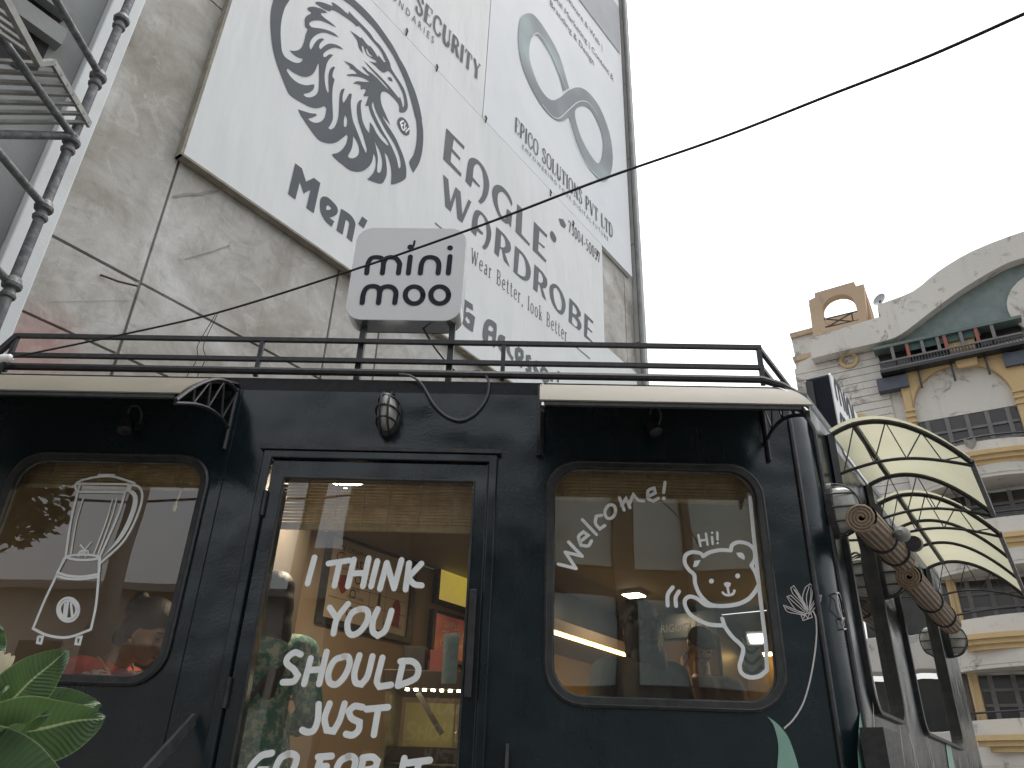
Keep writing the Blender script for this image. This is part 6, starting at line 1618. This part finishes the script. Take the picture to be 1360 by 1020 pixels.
# ledge with cloths in front of her
lg = thing('window_ledge', 'pale inner ledge below the left window piled with cloths', 'ledge', FR.pt(-1.7, 1.86, -.2))
MB().box(FR, -2.3, -1.27, 1.86, 1.93, -.34, -.06).build('board', pm('pale_board', (.45, .42, .40), None, 6, .6), lg)
CL1 = pm('patterned_cloth', (.52, .46, .42), (.30, .09, .09), 45, .85, lo=.45, hi=.6); CL2 = pm('mauve_cloth', (.26, .18, .22), (.18, .12, .16), 20, .85)
for k, (x, mt) in enumerate(((100, CL1), (125, CL1), (182, CL2))):
    c = FR.pt(*FR.px(x, 903, -.12), -.12); mb = MB(); n = 12; rn = random.Random(k); vs = []
    for i in range(n+1):
        for j in range(n+1):
            a, b = i/n*2-1, j/n*2-1; fall = max(0, 1-a*a)*max(0, 1-b*b)
            vs.append(c + FR.e*(a*.13) + FR.n*(b*.07) + Vector((0, 0, -.02 + .05*fall**.5 + .014*math.sin(7*a+k)*math.sin(5*b+2*k) + rn.uniform(-.006, .006))))
    mb.add(vs, [(i*(n+1)+j, (i+1)*(n+1)+j, (i+1)*(n+1)+j+1, i*(n+1)+j+1) for i in range(n) for j in range(n)])
    mb.build('folded_cloth', mt, None, smooth='all', label=('crumpled patterned cloth at the left end of the window ledge', 'crumpled patterned cloth in the middle of the window ledge', 'mauve cloth in front of the seated woman on the ledge')[k], cat_='cloth', group='cloths on the ledge')

# --- customer in a green flowered dress, back turned, behind the door
Hw = FR.pt(*FR.px(364, 797, -.50), -.50); Hl = Vector((0, .02, Hw.z - FLZ))
MT = place(Hl, Hw, R(18)); hz_ = Hl.z; q = hz_/1.52
pg = thing('person', 'woman with long black hair in green flowered dress, back turned, behind the door', 'person', MT @ Vector((0, 0, 0)))
bd = MB()
chain(bd, [(0, 0, .92*q), (0, 0, 1.1*q), (0, -.01, 1.28*q)], [.135, .11, .115]); chain(bd, [(-.14, 0, 1.31*q), (.14, 0, 1.31*q)], [.06, .06]); chain(bd, [(0, 0, 1.32*q), (0, .01, 1.42*q)], [.055, .05])
for s in (-1, 1):
    chain(bd, [(s*.17, 0, 1.30*q), (s*.23, -.03, 1.04*q), (s*.17, .20, .98*q)], [.05, .042, .03]); hand_geo(bd, (s*.165, .215, .98*q), (-s*.2, 1, .1), (0, 0, -1), .95, .5)
    chain(bd, [(s*.085, 0, .9*q), (s*.09, .02, .48*q), (s*.09, -.02, .07)], [.085, .06, .04]); chain(bd, [(s*.09, -.03, .035), (s*.1, .13, .03)], [.035, .03])
HM = head_geo(bd, Hl, R(8), R(6))
fuse(bd, 'body', SKIN, pg, MT, .012, 4); face_bits(HM, pg, MT)
hr = MB()
for c, r in (((0, -.022, .045), (.085, .098, .085)), ((0, -.07, -.05), (.084, .05, .12)), ((0, -.085, -.17), (.088, .042, .13)), ((.01, -.09, -.29), (.075, .036, .12)), ((.01, -.09, -.38), (.05, .03, .09))):
    t_ = MB().sphere((0, 0, 0), r, 14, 10); hr.add([HM @ (v + Vector(c)) for v in t_.v], t_.f)
fuse(hr, 'hair', HAIR, pg, MT, .010, 3)
FLO = pm('green_floral_cloth', (.05, .20, .19), (.40, .47, .38), 30, .85, lo=.47, hi=.60, bump=.003, bscale=25)
kz = MB()
chain(kz, [(0, 0, .62*q), (0, 0, .92*q), (0, 0, 1.1*q), (0, -.01, 1.26*q)], [.23, .17, .13, .14]); chain(kz, [(-.15, 0, 1.30*q), (.15, 0, 1.30*q)], [.075, .075])
for s in (-1, 1): chain(kz, [(s*.17, 0, 1.30*q), (s*.232, -.03, 1.04*q), (s*.20, .10, 1.0*q)], [.068, .062, .055])
fuse(kz, 'dress', FLO, pg, MT, .013, 5)
st2 = MB().tube([Vector((.13, .05, 1.37*q)), Vector((.08, -.11, 1.28*q)), Vector((-.04, -.17, 1.05*q)), Vector((-.16, -.1, .82*q))], .009, 6)
part_from(st2, HM, 'bag_strap', pm('brown_strap', (.06, .035, .025), None, 9, .6), pg, MT)

# --- customer with a mass of dark hair, back turned, behind the right window
BKq = Frame((0, 4.25), 92.4)
Hw = BKq.pt(*BKq.px(846, 838)); Hl = Vector((0, .02, Hw.z - FLZ)); q = Hl.z/1.52
MT = place(Hl, Hw, R(12))
ph = thing('person', 'figure with bushy dark hair and grey shirt, back turned, behind the right window', 'person', MT @ Vector((0, 0, 0)))
bd = MB()
chain(bd, [(0, 0, .92*q), (0, 0, 1.1*q), (0, -.01, 1.28*q)], [.15, .13, .13]); chain(bd, [(-.16, 0, 1.31*q), (.16, 0, 1.31*q)], [.065, .065]); chain(bd, [(0, 0, 1.32*q), (0, .01, 1.42*q)], [.06, .055])
for s in (-1, 1):
    chain(bd, [(s*.19, 0, 1.30*q), (s*.25, -.02, 1.02*q), (s*.16, .20, 1.0*q)], [.055, .045, .032]); hand_geo(bd, (s*.155, .215, 1.0*q), (-s*.2, 1, .1), (0, 0, -1), 1.0, .5)
    chain(bd, [(s*.09, 0, .9*q), (s*.10, .02, .48*q), (s*.10, -.02, .07)], [.09, .065, .045]); chain(bd, [(s*.1, -.03, .035), (s*.11, .14, .03)], [.037, .03])
HM = head_geo(bd, Hl, 0, R(5)); fuse(bd, 'body', SKIN, ph, MT, .012, 4); face_bits(HM, ph, MT)
hr = MB(); rn = random.Random(5)
for c, r in (((0, -.03, .06), (.10, .11, .10)), ((0, -.07, -.05), (.105, .07, .14)), ((.02, -.09, -.17), (.10, .05, .12))):
    t_ = MB().sphere((0, 0, 0), r, 16, 12); hr.add([HM @ (v + Vector(c)) for v in t_.v], t_.f)
for k in range(60):
    a = rn.uniform(0, 6.28); z = rn.uniform(-.26, .13); rr = .095*math.sqrt(max(.15, 1-((z+.03)/.2)**2)); c = Vector((math.cos(a)*rr, -.05 + min(.04, math.sin(a)*rr), z)); t_ = MB().sphere((0, 0, 0), rn.uniform(.016, .03), 8, 6); hr.add([HM @ (v + c) for v in t_.v], t_.f)
fuse(hr, 'hair', HAIR, ph, MT, .009, 1)
sh_ = MB()
chain(sh_, [(0, 0, .85*q), (0, 0, 1.1*q), (0, -.01, 1.26*q)], [.175, .15, .15]); chain(sh_, [(-.17, 0, 1.30*q), (.17, 0, 1.30*q)], [.082, .082])
for s in (-1, 1): chain(sh_, [(s*.19, 0, 1.30*q), (s*.25, -.02, 1.06*q)], [.075, .07])
fuse(sh_, 'shirt', pm('grey_olive_cloth', (.085, .08, .065), (.065, .06, .05), 10, .85, bump=.004, bscale=20), ph, MT, .013, 5)

# --- man in a cap raising one forearm, behind the right window
CMq = Frame((0, 5.55), 92.4)
Hw = CMq.pt(*CMq.px(930, 862)); Hl = Vector((0, .02, Hw.z - FLZ)); q = Hl.z/1.55
MT = place(Hl, Hw, R(170))
pc_ = thing('person', 'man in dark cap and brown shirt raising a braceleted forearm by the fridge', 'person', MT @ Vector((0, 0, 0)))
bd = MB()
chain(bd, [(0, 0, .92*q), (0, 0, 1.1*q), (0, 0, 1.28*q)], [.15, .14, .14]); chain(bd, [(-.17, 0, 1.32*q), (.17, 0, 1.32*q)], [.068, .068]); chain(bd, [(0, 0, 1.33*q), (0, .01, 1.45*q)], [.06, .055])
chain(bd, [(-.2, 0, 1.31*q), (-.26, .02, 1.03*q), (-.2, .2, .95*q)], [.055, .045, .034]); hand_geo(bd, (-.195, .215, .95*q), (.1, 1, -.1), (0, 0, -1), 1.0, .5)
eb = Vector((.10, .30, 1.12*q)); wr_ = Vector((.125, .26, 1.39*q))
chain(bd, [(.2, 0, 1.31*q), (.23, .14, 1.12*q), eb], [.055, .048, .046]); chain(bd, [eb, wr_], [.044, .031]); hand_geo(bd, wr_, (.05, -.25, 1), (-1, -.3, 0), 1.05, .75)
for s in (-1, 1):
    chain(bd, [(s*.09, 0, .9*q), (s*.10, .02, .48*q), (s*.10, -.02, .07)], [.09, .065, .045]); chain(bd, [(s*.1, -.03, .035), (s*.11, .14, .03)], [.037, .03])
HM = head_geo(bd, Hl, R(18), R(26)); fuse(bd, 'body', pm('tan_skin', (.30, .165, .10), (.25, .14, .085), 12, .5), pc_, MT, .0085, 3); face_bits(HM, pc_, MT)
hr = MB()
for c, r in (((0, -.03, .02), (.083, .09, .06)),):
    t_ = MB().sphere((0, 0, 0), r, 14, 10); hr.add([HM @ (v + Vector(c)) for v in t_.v], t_.f)
fuse(hr, 'hair', HAIR, pc_, MT, .010, 2)
cp = MB()
t_ = MB().sphere((0, 0, 0), (.09, .105, .075), 16, 10); cp.add([HM @ (v + Vector((0, -.01, .075))) for v in t_.v], t_.f)
t_ = MB().sphere((0, 0, 0), (.075, .075, .012), 14, 8); cp.add([HM @ (v + Vector((0, .10, .055))) for v in t_.v], t_.f)
CAPM = pm('dark_cap_cloth', (.03, .022, .018), (.05, .035, .028), 12, .85)
fuse(cp, 'cap', CAPM, pc_, MT, .008, 2)
sh_ = MB()
chain(sh_, [(0, 0, .85*q), (0, 0, 1.1*q), (0, 0, 1.26*q)], [.175, .165, .158]); chain(sh_, [(-.18, 0, 1.31*q), (.18, 0, 1.31*q)], [.085, .085])
chain(sh_, [(-.2, 0, 1.31*q), (-.25, .02, 1.08*q)], [.078, .072]); chain(sh_, [(.2, 0, 1.31*q), (.225, .12, 1.15*q)], [.078, .07])
fuse(sh_, 'shirt', pm('brown_shirt_cloth', (.16, .10, .055), (.12, .075, .045), 10, .85, bump=.004, bscale=20), pc_, MT, .012, 5)
br_ = eb.lerp(wr_, .62); dd_ = (wr_-eb).normalized(); x_ = dd_.orthogonal().normalized(); y_ = dd_.cross(x_)
bc = MB().tube([br_ + (x_*math.cos(a)+y_*math.sin(a))*.039 for a in [2*math.pi*i/16 for i in range(16)]], .004, 6, True)
part_from(bc, HM, 'bracelet', pm('dark_thread', (.03, .02, .015), None, 9, .6), pc_, MT)
pn_ = MB(); 

for o in bpy.data.objects:
    if '_loc' in o: del o['_loc']
